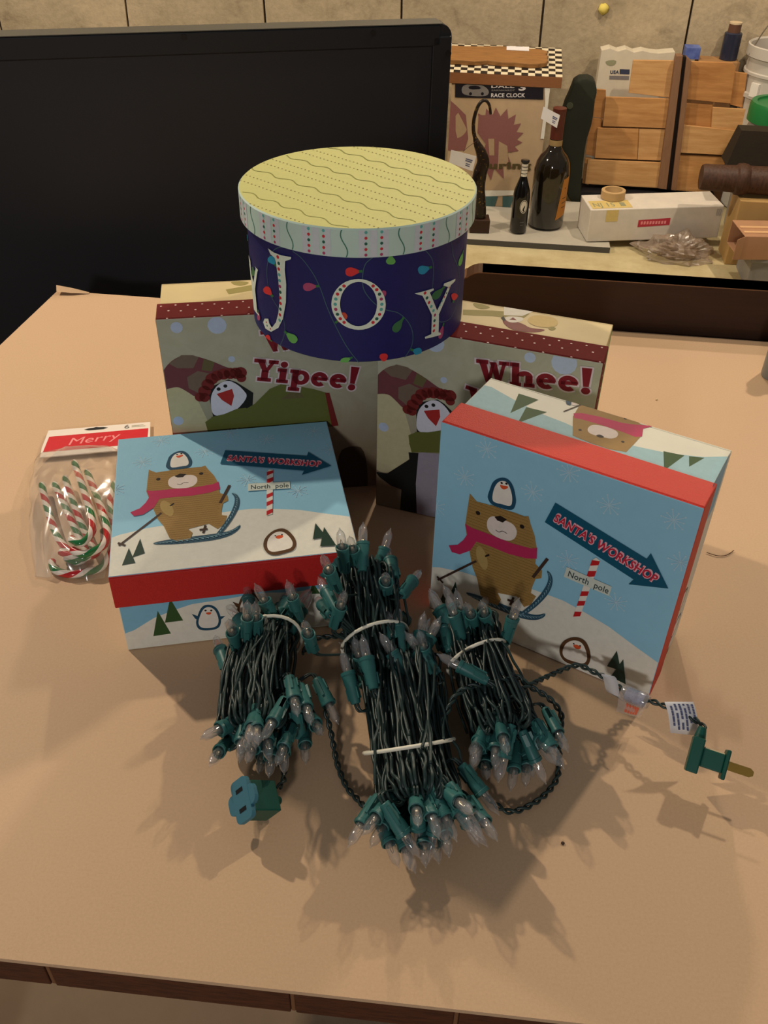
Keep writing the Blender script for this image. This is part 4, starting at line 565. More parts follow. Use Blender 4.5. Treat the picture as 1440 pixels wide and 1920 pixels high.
for k in range(-3, 4):
    off = 9 + k * 44.2 * .98
    if abs(off) < Rt - 4: line_on_top(off, lambda s: 2.3 * sin(s / 26 * 2 * pi), .95, 'lid_line')
    for d in (16.5, 28.5):
        if abs(off + d) < Rt - 3: line_on_top(off + d, lambda s: 0, .72, 'lid_dot', True)
P.build('top_pattern', lid)
# ------------------------------------------------------------------ mini light strings
m_husk = mat('teal_green_plastic', (48, 102, 100), .42, .1, 60, spec=.4)
m_wire = mat('dark_green_wire', (38, 56, 54), .38, .15, 60, spec=.45)
def film(name, milky, gloss, rough, col, tint=(1, 1, 1, 1)):
    m = bpy.data.materials.new(name); m.use_nodes = True; nt = m.node_tree; nt.nodes.remove(nt.nodes['Principled BSDF']); out = nt.nodes['Material Output']; MATS[name] = m
    tr = nt.nodes.new('ShaderNodeBsdfTransparent'); tr.inputs[0].default_value = tint; gl = nt.nodes.new('ShaderNodeBsdfGlossy'); gl.inputs['Roughness'].default_value = rough
    lw = nt.nodes.new('ShaderNodeLayerWeight'); lw.inputs['Blend'].default_value = gloss; mx = nt.nodes.new('ShaderNodeMixShader'); ad = nt.nodes.new('ShaderNodeMixShader')
    df = nt.nodes.new('ShaderNodeBsdfDiffuse'); df.inputs['Color'].default_value = lin(col); ad.inputs[0].default_value = milky
    mm = nt.nodes.new('ShaderNodeMath'); mm.operation = 'MULTIPLY_ADD'; mm.inputs[1].default_value = .55; mm.inputs[2].default_value = .04; nt.links.new(lw.outputs['Facing'], mm.inputs[0])
    nt.links.new(tr.outputs[0], ad.inputs[1]); nt.links.new(df.outputs[0], ad.inputs[2]); nt.links.new(mm.outputs[0], mx.inputs[0]); nt.links.new(ad.outputs[0], mx.inputs[1]); nt.links.new(gl.outputs[0], mx.inputs[2]); nt.links.new(mx.outputs[0], out.inputs['Surface'])
    return m
m_glass = film('clear_bulb_glass', .085, .45, .035, (240, 240, 242))
m_tie = mat('white_twist_tie', (226, 224, 206), .5)
m_fil = mat('filament_metal', (190, 180, 160), .3, metal=.9)
def V3(l): return Vector((l[0] / 1000, l[1] / 1000, l[2] / 1000))
def husk_mesh():
    mb = MB(); prof = [(.0026, 0), (.0031, .0005), (.0036, .004), (.0040, .012), (.0044, .0145), (.0045, .0200), (.0049, .0204), (.0049, .0224), (.0042, .0228), (.0036, .0215), (.0034, .018)]
    mb.lathe(prof, m_husk, 14, cap=True, sx=1.0, sy=.86)
    mb.box(-.0008, .0008, .0030, .0046, .003, .016, m_husk)
    for s_ in (-1, 1): mb.box(-.0042, .0042, s_ * .0001 - .0012, s_ * .0001 + .0012, .003, .011, m_husk)
    for v in mb.v: v.x *= 1.22; v.y *= 1.22; v.z *= 1.08
    return mb
def bulb_mesh():
    mb = MB(); mb.lathe([(.0027, .018), (.0030, .0225), (.0031, .027), (.0031, .032), (.0025, .0352), (.0012, .0374), (.00055, .0385), (.0004, .0398)], m_glass, 12)
    for s_ in (-1, 1): mb.tube([(s_ * .0009, 0, .019), (s_ * .0011, 0, .027), (s_ * .0004, 0, .0295)], .00022, m_fil, 4)
    mb.lathe([(.0013, .0225), (.0015, .024), (.0009, .0255)], m_fil, 8)
    for v in mb.v: v.x *= 1.18; v.y *= 1.18; v.z *= 1.06
    return mb
H0 = sharp(husk_mesh().build('socket', smooth=True)).data
_h = [o for o in COL.objects if o.data == H0][0]; bpy.data.objects.remove(_h)
_b = sharp(bulb_mesh().build('bulb', smooth=True), 50); B0 = _b.data; bpy.data.objects.remove(_b)
def add_light(root, P, Q, roll=0.0, off=(0, 0, 0)):
    z = (Q - P).normalized(); x = z.orthogonal().normalized(); y = z.cross(x); m = Matrix((x, y, z)).transposed().to_4x4() @ Matrix.Rotation(roll, 4, 'Z'); m.translation = P - root
    s_ = bpy.data.objects.new('socket', H0); COL.objects.link(s_)
    bl = bpy.data.objects.new('bulb', B0); COL.objects.link(bl); bl.parent = s_
    return s_, m
def twist(path, mb, r=.0011, R=.0014, pitch=.016, mt=None):
    pts = smoothpath(path, 14); d = [0]
    for i in range(1, len(pts)): d.append(d[-1] + (pts[i] - pts[i - 1]).length)
    for ph in (0, pi):
        out = []; nrm = Vector((0, 0, 1))
        for i, p in enumerate(pts):
            t = (pts[min(i + 1, len(pts) - 1)] - pts[max(i - 1, 0)]).normalized(); n = (nrm - t * nrm.dot(t)).normalized(); b_ = t.cross(n); a = d[i] / pitch * 2 * pi + ph
            out.append(p + n * cos(a) * R + b_ * sin(a) * R)
        mb.tube(out, r, mt or m_wire, 6)
def bundle(key, label, rx, rz, nw, seed, end_spread, tie_t, tie_tilt=0.0, extra=(), tie_top=0.0):
    rr = random.Random(seed); A = [V3(p) for p in BUL['ax_' + key]]; A = smoothpath(A, 10)
    c0 = A[len(A) // 2]; root = Vector((c0.x, c0.y, 0))
    t = thing('light_bundle', label, 'light string', root, group=None)
    L = sum((A[i + 1] - A[i]).length for i in range(len(A) - 1))
    def axis(s_):
        s_ = max(0.0, min(.9999, s_)) * (len(A) - 1); i = int(s_); return A[i].lerp(A[i + 1], s_ - i)
    T0 = (A[-1] - A[0]).normalized(); S0 = T0.cross(Vector((0, 0, 1))).normalized(); U0 = S0.cross(T0).normalized()
    mb = MB(); NS = 9
    for w in range(nw):
        ph = rr.uniform(0, 2 * pi); rad = sqrt(rr.uniform(.25, 1.0)); pts = []
        ph2 = rr.uniform(-.55, .55); e0 = rr.uniform(-.06, .06); e1 = 1 + rr.uniform(-.07, .07)
        for k in range(NS):
            s_ = e0 + (e1 - e0) * k / (NS - 1); dt = abs(s_ - tie_t)
            sc = .90 + end_spread * min(dt, .6) ** 1.3 + rr.uniform(-.04, .04)
            a = ph + ph2 * (s_ - .5) + rr.uniform(-.07, .07)
            base = axis(s_) + T0 * (min(s_, 0) * L + max(s_ - 1, 0) * L)
            p = base + S0 * cos(a) * rad * rx * sc + U0 * sin(a) * rad * rz * sc
            p.z = max(p.z, .0016); pts.append(p - root)
        # short return bend at both ends
        for end in (0, -1):
            q = pts[end]; dirv = (-T0 if end == 0 else T0); c_ = axis(0 if end == 0 else 1) - root
            inw = (c_ - q); b1 = q + dirv * .006 + inw * .12; b2 = q + dirv * .007 + inw * .35; b3 = q + dirv * .001 + inw * .55
            b1.z = max(b1.z, .0016); b2.z = max(b2.z, .0016)
            if end == 0: pts = [b3, b2, b1] + pts
            else: pts = pts + [b1, b2, b3]
        mb.tube(smoothpath(pts, 3), .0013, m_wire, 5)
    # inner dark core of wire so no daylight passes through the middle
    for w in range(int(nw * .35)):
        ph = rr.uniform(0, 2 * pi); rad = sqrt(rr.uniform(0, .3)); mb.tube([axis(s_) + S0 * cos(ph) * rad * rx + U0 * sin(ph) * rad * rz - root for s_ in (0.02, .25, .5, .75, .98)], .0017, m_wire, 5)
    # a few slack loops crossing the outside
    for w in range(7):
        s0 = rr.uniform(.05, .35); s1 = rr.uniform(.6, .98); a0 = rr.uniform(.2, pi - .2); a1 = a0 + rr.uniform(-.9, .9); pts = []
        for k in range(7):
            u = k / 6; s_ = s0 + (s1 - s0) * u; a = a0 + (a1 - a0) * u; sc = 1.04 + .07 * sin(u * pi) * rr.uniform(.3, 1) if abs(s_ - tie_t) > .08 else 1.0
            pts.append(axis(s_) + S0 * cos(a) * rx * sc + U0 * sin(a) * rz * sc - root)
        mb.tube(smoothpath(pts, 4), .00115, m_wire, 5)
    mb.build('wire_coil', t, smooth=True, kind='stuff')
    # tie
    mb = MB(); c_ = axis(tie_t); pts = []
    for k in range(29):
        a = 2 * pi * k / 28; p = c_ + S0 * cos(a) * (rx * .97 + .0015) + U0 * sin(a) * (rz * .97 + .0015) + T0 * (tie_tilt * cos(a) * rx + tie_top * sin(a) * rz)
        p.z = max(p.z, .0018); pts.append(p - root)
    mb.tube(pts, .0014, m_tie, 7); mb.build('twist_tie', t, smooth=True)
    def put(P, Q):
        # lead wire from the socket's tail into the coil
        s_, m = add_light(root, P, Q, rr.uniform(0, 3)); s_.parent = t; s_.matrix_local = m
        z = (Q - P).normalized(); c1 = axis(.2 if (P - A[0]).length < (P - A[-1]).length else .8)
        return [P - root + z * .001, P - root - z * .006 + (c1 - P) * .05, P - root + (c1 - P) * .35 - z * .004, c1 - root + (P - c1) * .35]
    lead = MB()
    for b6 in BUL[key]:
        for pts in (put(V3(b6[:3]), V3(b6[3:])),):
            for sft in (-.0011, .0011): lead.tube(smoothpath([p + S0 * sft for p in pts], 4), .0010, m_wire, 5)
    for (s_, n, dirs) in extra:
        for k in range(n):
            a = rr.uniform(-.2, pi + .2); rad = rr.uniform(.3, .9); base = axis(s_) + S0 * cos(a) * rad * rx + U0 * sin(a) * rad * rz * .8
            dv_ = (T0 * (1 if s_ > .5 else -1) * rr.uniform(.5, 1) * dirs + S0 * cos(a) * rr.uniform(.2, .8) + Vector((0, 0, rr.uniform(-.25, .45)))).normalized()
            Q = base + dv_ * .040; 
            base.z = max(base.z, .007); Q.z = max(Q.z, .006)
            pts = put(base, Q)
            for sft in (-.0011, .0011): lead.tube(smoothpath([p + S0 * sft for p in pts], 3), .0010, m_wire, 5)
    lead.build('lead_wires', t, smooth=True, kind='stuff')
    return t, root
tF, rF = bundle('front', 'front most bundle of clear mini lights on dark green wire, white tie across its middle', .0325, .0325, 88, 1, .22, .52, .10, ((.0, 13, 1), (.98, 12, 1)), .75)
tL, rL = bundle('left', 'left bundle of clear mini lights in front of the flat box, with teal outlet end', .026, .030, 74, 2, .30, .12, .25, ((.02, 8, 1), (.95, 12, 1)))
tM, rM = bundle('mid', 'rear bundle of clear mini lights behind the front one, between the two skiing bear boxes', .026, .031, 70, 3, .25, .62, .18, ((.02, 5, 1), (.6, 2, 1)))
tR, rR = bundle('right', 'right bundle of clear mini lights beside the upright box, with plug cord running out', .025, .030, 70, 4, .30, .30, .20, ((.02, 5, 1), (.95, 8, 1)), .3)
def cord(keys, root, parent, name='cord', r=.0011):
    mb = MB()
    for k in keys: twist([V3(p) - root for p in BUL['w_' + k]], mb, r)
    return mb.build(name, parent, smooth=True)
for k in ('plug', 'plug2', 'rightloop'): cord([k], rR, tR)
for k in ('left', 'outlet', 'lm'): cord([k], rL, tL)
# green wall plug at the end of the right cord
m_dg = mat('dark_green_plastic', (16, 78, 66), .4, .08, 60); m_brass = mat('brass_blade', (150, 122, 60), .35, metal=.9)
def frame_between(P, Q, up=Vector((0, 0, 1))):
    x = (Q - P).normalized(); z = (up - x * up.dot(x)).normalized(); y = z.cross(x); m = Matrix((x, y, z)).transposed().to_4x4(); m.translation = P; return m
pA = onz(1306, 1416, .030); pD = onz(1366, 1436, .030); pD = pA + (pD - pA).normalized() * .021
xa = (pD - pA).normalized(); m = frame_between(pA - rR, pD - rR, xa.cross(Vector((-.25, -.45, .60))))
mb = MB(); mb.box(-.0055, .003, -.0095, .0095, -.0128, .0128, m_dg); mb.box(.003, .0185, -.0085, .0085, -.0068, .0068, m_dg); mb.box(.0185, .0215, -.0100, .0100, -.0108, .0108, m_dg)
mb.lathe([(.0046, 0), (.0030, .009)], m_dg, 10, M=Matrix.Translation((-.001, 0, .0120 if m.col[2].y > 0 else -.012)) @ Matrix.Rotation(0 if m.col[2].y > 0 else pi, 4, 'X'))
pl = mb.build('plug', tR, bevel=.0012, M=m); mb = MB()
mb.box(.004, .0175, -.0045, .0075, -.0076, -.0066, mat('cream_label', (222, 204, 160), .5)); mb.build('plug_label', pl, label='cream paper label on the plug')
for s_ in (-1, 1):
    mb = MB(); pr = [(.0215, -.0032), (.0365, -.0032), (.039, -.0015), (.039, .0015), (.0365, .0032), (.0215, .0032)]
    mb.prism(pr, s_ * .0063 - .0007, s_ * .0063 + .0007, m_brass, Matrix.Rotation(0, 4, 'X') @ Matrix(((1, 0, 0, 0), (0, 0, 1, 0), (0, 1, 0, 0), (0, 0, 0, 1)))); mb.build('plug_blade', pl, label='brass plug blade')
# white printed flag label folded round the cord
cp = V3(BUL['w_plug'][11]); mb = MB(); m_tag = mat('white_tag_paper', (224, 224, 226), .5)
a = onz(1246, 1316, .050); b_ = onz(1300, 1316, .051); c_ = onz(1311, 1380, .026); d_ = onz(1257, 1374, .028)
a, b_, c_, d_ = [v - rR for v in (a, b_, c_, d_)]
rows = []
for i in range(7):
    u = i / 6; lift = Vector((0, 0, .003 * sin(u * pi))); rows.append([a.lerp(d_, u) + lift, a.lerp(b_, .5).lerp(d_.lerp(c_, .5), u) + lift * 1.4, b_.lerp(c_, u) + lift])
mb.grid(rows, m_tag); fl = mb.build('flag_label', tR, smooth=True, label='white printed paper flag label on the cord')
sd = fl.modifiers.new('s', 'SOLIDIFY'); sd.thickness = .0004
mb = MB(); n = (b_ - a).cross(d_ - a).normalized(); n = n if n.z > 0 else -n
for k in range(6):
    u = .12 + k * .15
    for q in range(9):
        if (k * 7 + q * 3) % 8 == 0: continue
        v0, v1 = .08 + q * .092, .08 + q * .092 + .07 + .012 * ((k + q) % 2)
        if v1 > .93 - (.15 if k > 3 and q > 6 else 0): continue
        def S(uu, vv): return a.lerp(b_, uu).lerp(d_.lerp(c_, uu), vv) + Vector((0, 0, (.003 if True else 0) * sin(vv * pi) * (1 + .4 * (1 - abs(uu - .5) * 2)))) + n * .0006
        mb.face([S(u, v0), S(u, v1), S(u + .075, v1), S(u + .075, v0)], ink('tagink'))
mb.build('printed_lines', fl, fixn=False)
# clear shrink sleeve with a blue and orange label, and a thin white ribbon label
P0 = onz(1166, 1296, .034) - rR; P1 = onz(1216, 1318, .036) - rR; m = frame_between(P0, P1)
mb = MB(); Ls = (P1 - P0).length; mm = Matrix.Rotation(pi / 2, 4, 'Y')
m_film = film('clear_film', .30, .3, .12, (226, 216, 212))
mb.lathe([(.0048, 0), (.0064, .002), (.0064, Ls - .002), (.0048, Ls)], m_film, 14, cap=False, M=mm)
bp_ = m_film
sl = mb.build('clear_sleeve', tR, smooth=True, M=m)
mb = MB(); mb.lathe([(.0058, .004), (.0058, Ls - .003)], mat('sleeve_print', (150, 168, 200), .4, .6, 420, col2=(58, 66, 120)), 14, cap=False, M=mm); mb.build('sleeve_label', sl, smooth=True, label='blue printed sleeve label')
a = onz(1160, 1300, .030) - rR; b_ = onz(1212, 1322, .030) - rR; c_ = onz(1200, 1346, .012) - rR; d_ = onz(1154, 1334, .014) - rR
mb = MB(); mb.grid([[a, a.lerp(b_, .5) + Vector((0, -.002, .002)), b_], [a.lerp(d_, .5) + Vector((0, -.003, 0)), (a + b_ + c_ + d_) / 4 + Vector((0, -.005, .002)), b_.lerp(c_, .5)], [d_, d_.lerp(c_, .5), c_]], m_film)
cb = mb.build('clear_fold', tR, smooth=True, label='clear folded sleeve end with orange print')
mb = MB(); q = lambda u, v: a.lerp(b_, u).lerp(d_.lerp(c_, u), v) + Vector((0, -.005, .002)) * sin(pi * u) * sin(pi * v) + Vector((0, -.0006, .0006))
for i in range(5):
    u0 = .28 + i * .1; mb.face([q(u0, .25), q(u0, .8), q(u0 + .08, .82), q(u0 + .08, .3)], ink('caporange'))
mb.build('orange_print', cb, fixn=False)
a = onz(1122, 1262, .043) - rR; b_ = onz(1152, 1268, .043) - rR; c_ = onz(1170, 1318, .022) - rR; d_ = onz(1146, 1303, .024) - rR
mb = MB(); rows = []
for i in range(8):
    u = i / 7; w = Vector((0, 0, .0035 * sin(u * 2.2 * pi))); rows.append([a.lerp(d_, u) + w, b_.lerp(c_, u) + w * .7])
mb.grid(rows, mat('ribbon_label', (206, 206, 208), .4)); rl = mb.build('ribbon_label', tR, smooth=True, label='thin white ribbon label curling off the cord'); sd = rl.modifiers.new('s', 'SOLIDIFY'); sd.thickness = .0003
# outlet end: pale teal face with two slots, dark green body
m_face = mat('pale_teal_plastic', (60, 116, 134), .5, .06, 80)
oF = onz(452, 1500, .0300); oB = oF - Vector((-.62, -.34, .50)).normalized() * .026; m = frame_between(oF - rL, oB - rL, Vector((1, .32, 0)))
mb = MB(); mb.box(.003, .026, -.0112, .0112, -.0090, .0090, m_dg); mb.lathe([(.005, 0), (.003, .008)], m_dg, 10, M=Matrix.Translation((.026, 0, 0)) @ Matrix.Rotation(pi / 2, 4, 'Y'))
ob = mb.build('outlet_body', tL, bevel=.0045, M=m, seg=4)
def rr_rect(w, h, r, n=5): return [(cx_ + r * cos(a0 + pi / 2 * k / n), cy_ + r * sin(a0 + pi / 2 * k / n)) for cx_, cy_, a0 in ((w - r, h - r, 0), (-w + r, h - r, pi / 2), (-w + r, -h + r, pi), (w - r, -h + r, 1.5 * pi)) for k in range(n + 1)]
toX = Matrix(((0, 0, 1, 0), (1, 0, 0, 0), (0, 1, 0, 0), (0, 0, 0, 1)))
mb = MB(); mb.prism(rr_rect(.0150, .0090, .004), 0, .0035, m_face, toX); mb.prism(rr_rect(.0070, .0150, .0045), .0002, .0034, m_face, toX)
fc = mb.build('outlet_face', tL, bevel=.0006, M=m, label='pale teal outlet face with two dark slots')
for s_ in (-1, 1):
    mb = MB(); mb.box(-.0003, .0005, s_ * .0068 - .0014, s_ * .0068 + .0014, -.0038, .0038, mat('slot_black', (10, 16, 20), .8)); mb.build('slot', fc)

# ------------------------------------------------------------------ candy canes in their bag
m_cane = bpy.data.materials.new('candy_stripes'); m_cane.use_nodes = True; nt = m_cane.node_tree; b = nt.nodes['Principled BSDF']; b.inputs['Roughness'].default_value = .15; b.inputs['Coat Weight'].default_value = .6
uvn = nt.nodes.new('ShaderNodeUVMap'); sx = nt.nodes.new('ShaderNodeSeparateXYZ'); nt.links.new(uvn.outputs[0], sx.inputs[0])
m1 = nt.nodes.new('ShaderNodeMath'); m1.operation = 'MULTIPLY'; m1.inputs[1].default_value = 24; nt.links.new(sx.outputs['Y'], m1.inputs[0])
m2 = nt.nodes.new('ShaderNodeMath'); m2.operation = 'ADD'; nt.links.new(m1.outputs[0], m2.inputs[0]); nt.links.new(sx.outputs['X'], m2.inputs[1])
m3 = nt.nodes.new('ShaderNodeMath'); m3.operation = 'FRACT'; nt.links.new(m2.outputs[0], m3.inputs[0])
r = nt.nodes.new('ShaderNodeValToRGB'); r.color_ramp.interpolation = 'CONSTANT'; els = r.color_ramp.elements; els[0].position = 0; els[0].color = lin((232, 226, 214)); els[1].position = .22; els[1].color = lin((186, 28, 34))
for p_, c_ in ((.5, (232, 226, 214)), (.72, (26, 116, 62))): e_ = els.new(p_); e_.color = lin(c_)
nt.links.new(m3.outputs[0], r.inputs[0]); nt.links.new(r.outputs[0], b.inputs['Base Color'])
zz = {'g': .0042, 'f': .0120, 'd': .0046, 'c': .0125, 'b': .0200, 'a': .0275}
names = {'a': 'striped candy cane lying topmost across the middle of the bag', 'b': 'striped candy cane, right leaning one nearest the flat box lid corner', 'c': 'striped candy cane at the middle of the bag, under the topmost', 'd': 'striped candy cane left of middle, flat on the table in the bag', 'f': 'striped candy cane with the wide green hook at the lower left of the bag', 'g': 'striped candy cane whose red hook curls round the bottom of the bag'}
for k in 'gdfcba':
    P = [Vector((p[0] / 1000, p[1] / 1000, zz[k])) for p in CAN[k]]
    if k in 'abcd':
        e = P[-1]; P.append(e + Vector((-.012, .006, 0)))
    root = Vector((P[0].x, P[0].y, 0)); mb = MB(); pts = smoothpath([p - root for p in P], 8)
    mb.tube(pts, lambda t_: .0037 * (1 if .015 < t_ < .985 else .75), m_cane, 12, uv=True)
    o = mb.build('candy_cane', smooth=True); o.location = (root.x, root.y, TZ); tag(o, names[k], 'candy cane', None)
hd = [Vector((p[0] / 1000, p[1] / 1000, .004)) for p in CAN['head']]
broot = Vector((-.32, .75, 0)); bag = thing('candy_bag', 'clear plastic bag of candy canes with red and white header card beside the flat box', 'bag', broot)
tlc, trc = Vector((-.377, .858, .004)), Vector((-.268, .880, .004)); ex = (trc - tlc).normalized(); ey = Vector((ex.y, -ex.x, 0)); m = Matrix((ex, -ey, Vector((0, 0, 1)))).transposed().to_4x4(); m.translation = tlc - broot
cw, ch = .1115, .052
mb = MB(); slot = []
poly = [(0, 0), (cw, 0), (cw, -.034), (cw - .004, -ch), (-.004, -ch), (-.004, -.034)]
mb.prism([(x, y) for x, y in poly], 0, .0012, mat('white_card', (232, 222, 210), .5)); hc = mb.build('header_card', bag, M=m)
P = Print(lambda u, v, l: (u / 1000, v / 1000, .0012 + l))
P.poly('card_red', [(2, -13), (cw * 1000 - 2, -13), (cw * 1000 - 3, -43), (-2, -43)])
P.poly('black', [(39, -4.5), (44, -2.6), (49, -2.2), (52, -1.2), (55, -2.2), (60, -2.6), (65, -4.5), (60, -7), (44, -7)])
P.many('card_pink', place_text([[(q[0] + .28 * q[1], q[1]) for q in t_] for t_ in font_tris('Merry', 0.0)], (24, -33), (80, -29), 13), True)
P.many('grey', place_text(font_tris('6', .02), (83, -9.5), (88.5, -9.5), 7), True); P.many('fold', ribbon([(91, -5), (104, -5)], .7)); P.many('fold', ribbon([(91, -7.5), (106, -7.5)], .7))
P.many('card_pink', [disc((20, -38), .9, 8)])
P.build('card_print', hc)
m_bag = film('thin_clear_bag', .10, .22, .16, (232, 222, 206)); m_bagb = film('bag_back_film', .06, .05, .4, (232, 222, 206))
from mathutils import noise as mno
def crumpled(x0, x1, y0, y1, zf, n, m_, seed, edge=0.0, M=None):
    from mathutils import noise as mn
    mb = MB(); rows = []
    for i in range(n + 1):
        row = []
        for j in range(n + 1):
            u, v = i / n, j / n; x = x0(v) + (x1(v) - x0(v)) * u if callable(x0) else x0 + (x1 - x0) * u; y = y0 + (y1 - y0) * v
            q = Vector((u * 3.2 + seed, v * 4, seed)); nz = abs(mn.noise(q)) * .8 + abs(mn.noise(q * 2.3)) * .5
            row.append(Vector((x + mn.noise(q * 1.3) * edge, y + mn.noise(q * 1.3 + Vector((9, 0, 0))) * edge, zf(u, v, nz))))
        rows.append(row)
    mb.grid(rows, m_); return mb
hump = lambda u, v: max(sin(pi * u), 0) ** .5 * max(sin(pi * min(v * 1.02, 1)), 0) ** .4
mb = crumpled(lambda v: -.3745 + .054 * (1 - v) ** 1.6, lambda v: -.2570, .622, .822, lambda u, v, nz: .003 + hump(u, v) * (.0312 + .007 * nz + .0045 * abs(mno.noise(Vector((u * 9, v * 11, 2))))) if 0 < u < 1 and 0 < v < 1 else .0015, 34, m_bag, 3.1, .007)
o = mb.build('bag_film', bag, smooth=True, fixn=False); o.location = -broot
mb = crumpled(lambda v: -.3735 + .054 * (1 - v) ** 1.6, lambda v: -.2580, .624, .820, lambda u, v, nz: .0008 + .0006 * nz, 12, m_bagb, 3.1, .006)
o = mb.build('bag_back', bag, fixn=False); o.location = -broot
# ------------------------------------------------------------------ behind the table: panel, board, workbench
m_blk = mat('black_painted_metal', (30, 33, 38), .5, .15, 3, spec=.4); m_rim = mat('black_rim', (20, 23, 27), .5, spec=.4); m_rimtop = mat('grey_rim_edge', (66, 66, 60), .5)
pl_, pr_ = onz(0, 70, .30), onz(850, 45, .30); dx_ = (pr_ - pl_).normalized(); yaw = atan2(dx_.y, dx_.x)
PM = Matrix.Translation(Vector((pr_.x, pr_.y, 0))) @ Matrix.Rotation(yaw, 4, 'Z')      # origin: right top front corner; x runs left as negative; heights are absolute
panel = thing('rimmed_panel', 'large black rimmed panel standing behind the left side of the table', 'panel', M=PM)
PW, PH = 1.75, TZ + .30
def rounded(x0, x1, z0, z1, r, n=6): return [(x0, z0), (x1, z0)] + [(x1 - r + r * cos(a), z1 - r + r * sin(a)) for a in [pi / 2 * k / n for k in range(n + 1)]] + [(x0 + r + r * cos(a), z1 - r + r * sin(a)) for a in [pi / 2 + pi / 2 * k / n for k in range(n + 1)]]
XZ = Matrix(((1, 0, 0, 0), (0, 0, 1, 0), (0, 1, 0, 0), (0, 0, 0, 1)))                  # (u, v, w) -> x = u, z = v, y = w
mb = MB(); mb.prism(rounded(-PW, 0, .0, PH, .018), .004, .040, m_rim, XZ); mb.build('back_shell', panel, bevel=.002)
mb = MB(); bw = .030
mb.box(-PW + .018, -.018, .0, .012, PH - bw, PH - .0005, m_rim); mb.box(-bw, -.0005, .0, .012, 0.02, PH - .016, m_rim); mb.box(-PW + .0005, -PW + bw, .0, .012, .02, PH - .016, m_rim); mb.box(-PW + bw, -bw, .0, .012, .0, .03, m_rim)
mb.build('rim', panel, bevel=.002)
mb = MB(); mb.box(-PW + .02, -.016, -.0002, .040, PH, PH + .0012, m_rimtop); mb.build('top_edge', panel, label='greyish top edge strip')
mb = MB(); mb.box(-PW + bw, -bw, .003, .005, .03, PH - bw, m_blk); mb.build('face', panel)
for px, py in ((345, 70), (700, 62), (841, 100)):
    q = PM.inverted() @ at(px, py, 1.5); o_ = PM.inverted() @ Vector((0, 0, CAMH)); dd = q - o_; p = o_ + dd * (-o_.y / dd.y)
    mb = MB(); mb.lathe([(.0001, -.0012), (.0035, -.0012), (.0042, 0), (.0042, .001)], mat('screw_black', (8, 8, 9), .4), 12, M=Matrix.Translation((p.x, 0, p.z + TZ)) @ Matrix.Rotation(-pi / 2, 4, 'X') @ Matrix.Scale(-1, 4, (0, 0, 1)))
    mb.build('screw', panel)
# dark board with a rounded corner, standing right behind the table's far edge
m_brd = mat('dark_brown_board', (58, 34, 20), .55, .25, 10, stretch=(2, 20, 20)); m_brde = mat('brown_board_edge', (122, 86, 60), .5, .12, 16, stretch=(2, 20, 20))
p0 = onz(862, 512, .066); fp0 = tl(p0)
BM = Matrix.Translation((0, 0, 0)) @ RW
board = thing('wooden_board', 'dark brown board with rounded top corner standing behind the far table edge', 'board', M=BM @ Matrix.Translation((fp0.x, fp0.y, 0)))
far = tl(BL).y + .006
mb = MB(); th = .030; oy = far - fp0.y
mb.prism(rounded(0, 1.25, 0.0, TZ + .066, .030, 8), oy, oy + th, m_brd, XZ); o = mb.build('board_core', board)
edge = []
poly = rounded(0, 1.25, 0.0, TZ + .066, .030, 8)
mb = MB(); n = len(poly)
for i in range(n):
    a, b_ = poly[i], poly[(i + 1) % n]
    if a[1] < .01 and b_[1] < .01: continue
    mb.face([(a[0], oy - .0003, a[1]), (b_[0], oy - .0003, b_[1]), (b_[0], oy + th + .0003, b_[1]), (a[0], oy + th + .0003, a[1])], m_brde)
e = mb.build('edge_band', board, label='lighter brown edge band'); sd = e.modifiers.new('s', 'SOLIDIFY'); sd.thickness = .0012; sd.offset = 1
# workbench
BZ = -.34
m_bench = mat('cream_bench_paint', (206, 194, 152), .55, .10, 12, .08, 80, col2=(176, 160, 118))
bench = thing('workbench', 'cream topped low workbench against the concrete wall holding clutter', 'workbench', M=RW)
by0 = tl(Vector((.6, 1.55, 0))).y
mb = MB(); mb.box(-.25, 2.1, by0, WALLY - .001, TZ + BZ - .035, TZ + BZ, m_bench); mb.build('benchtop', bench, bevel=.003)
for x in (-.18, 2.0):
    for y in (by0 + .08, WALLY - .10): mb = MB(); mb.box(x - .035, x + .035, y - .035, y + .035, 0, TZ + BZ - .035, mat('bench_leg_wood', (150, 118, 78), .7, .2, 10)); mb.build('leg', bench, bevel=.003)
mb = MB(); mb.box(-.14, 1.96, by0 + .06, by0 + .09, TZ + BZ - .14, TZ + BZ - .036, MATS['bench_leg_wood']); mb.build('apron', bench)
e_ = .0006
def base(px, py, z=BZ): return onz(px, py, z)
# grey flat board on the bench
m_slab = mat('pale_grey_board', (186, 180, 164), .6, .15, 14); m_slabe = mat('dark_grey_edge', (84, 82, 80), .6)
q0, q1 = tl(onz(885, 458, BZ + .001)), tl(onz(1142, 471, BZ + .001)); sy = q0.y; sh_ = .014
slab = thing('flat_board', 'pale grey flat board with dark edge lying on the workbench under the bottles', 'board', M=Matrix.Translation((0, 0, TZ + BZ + .0004)) @ RW)
mb = MB(); mb.box(q0.x - .25, q1.x, sy, sy + .31, 0, sh_, m_slab); mb.build('slab', slab); mb = MB(); mb.box(q0.x - .25, q1.x, sy - .0015, sy - .0002, .0, sh_, m_slabe); mb.build('front_edge', slab, label='dark grey front edge')
SZ = BZ + sh_ + .0008
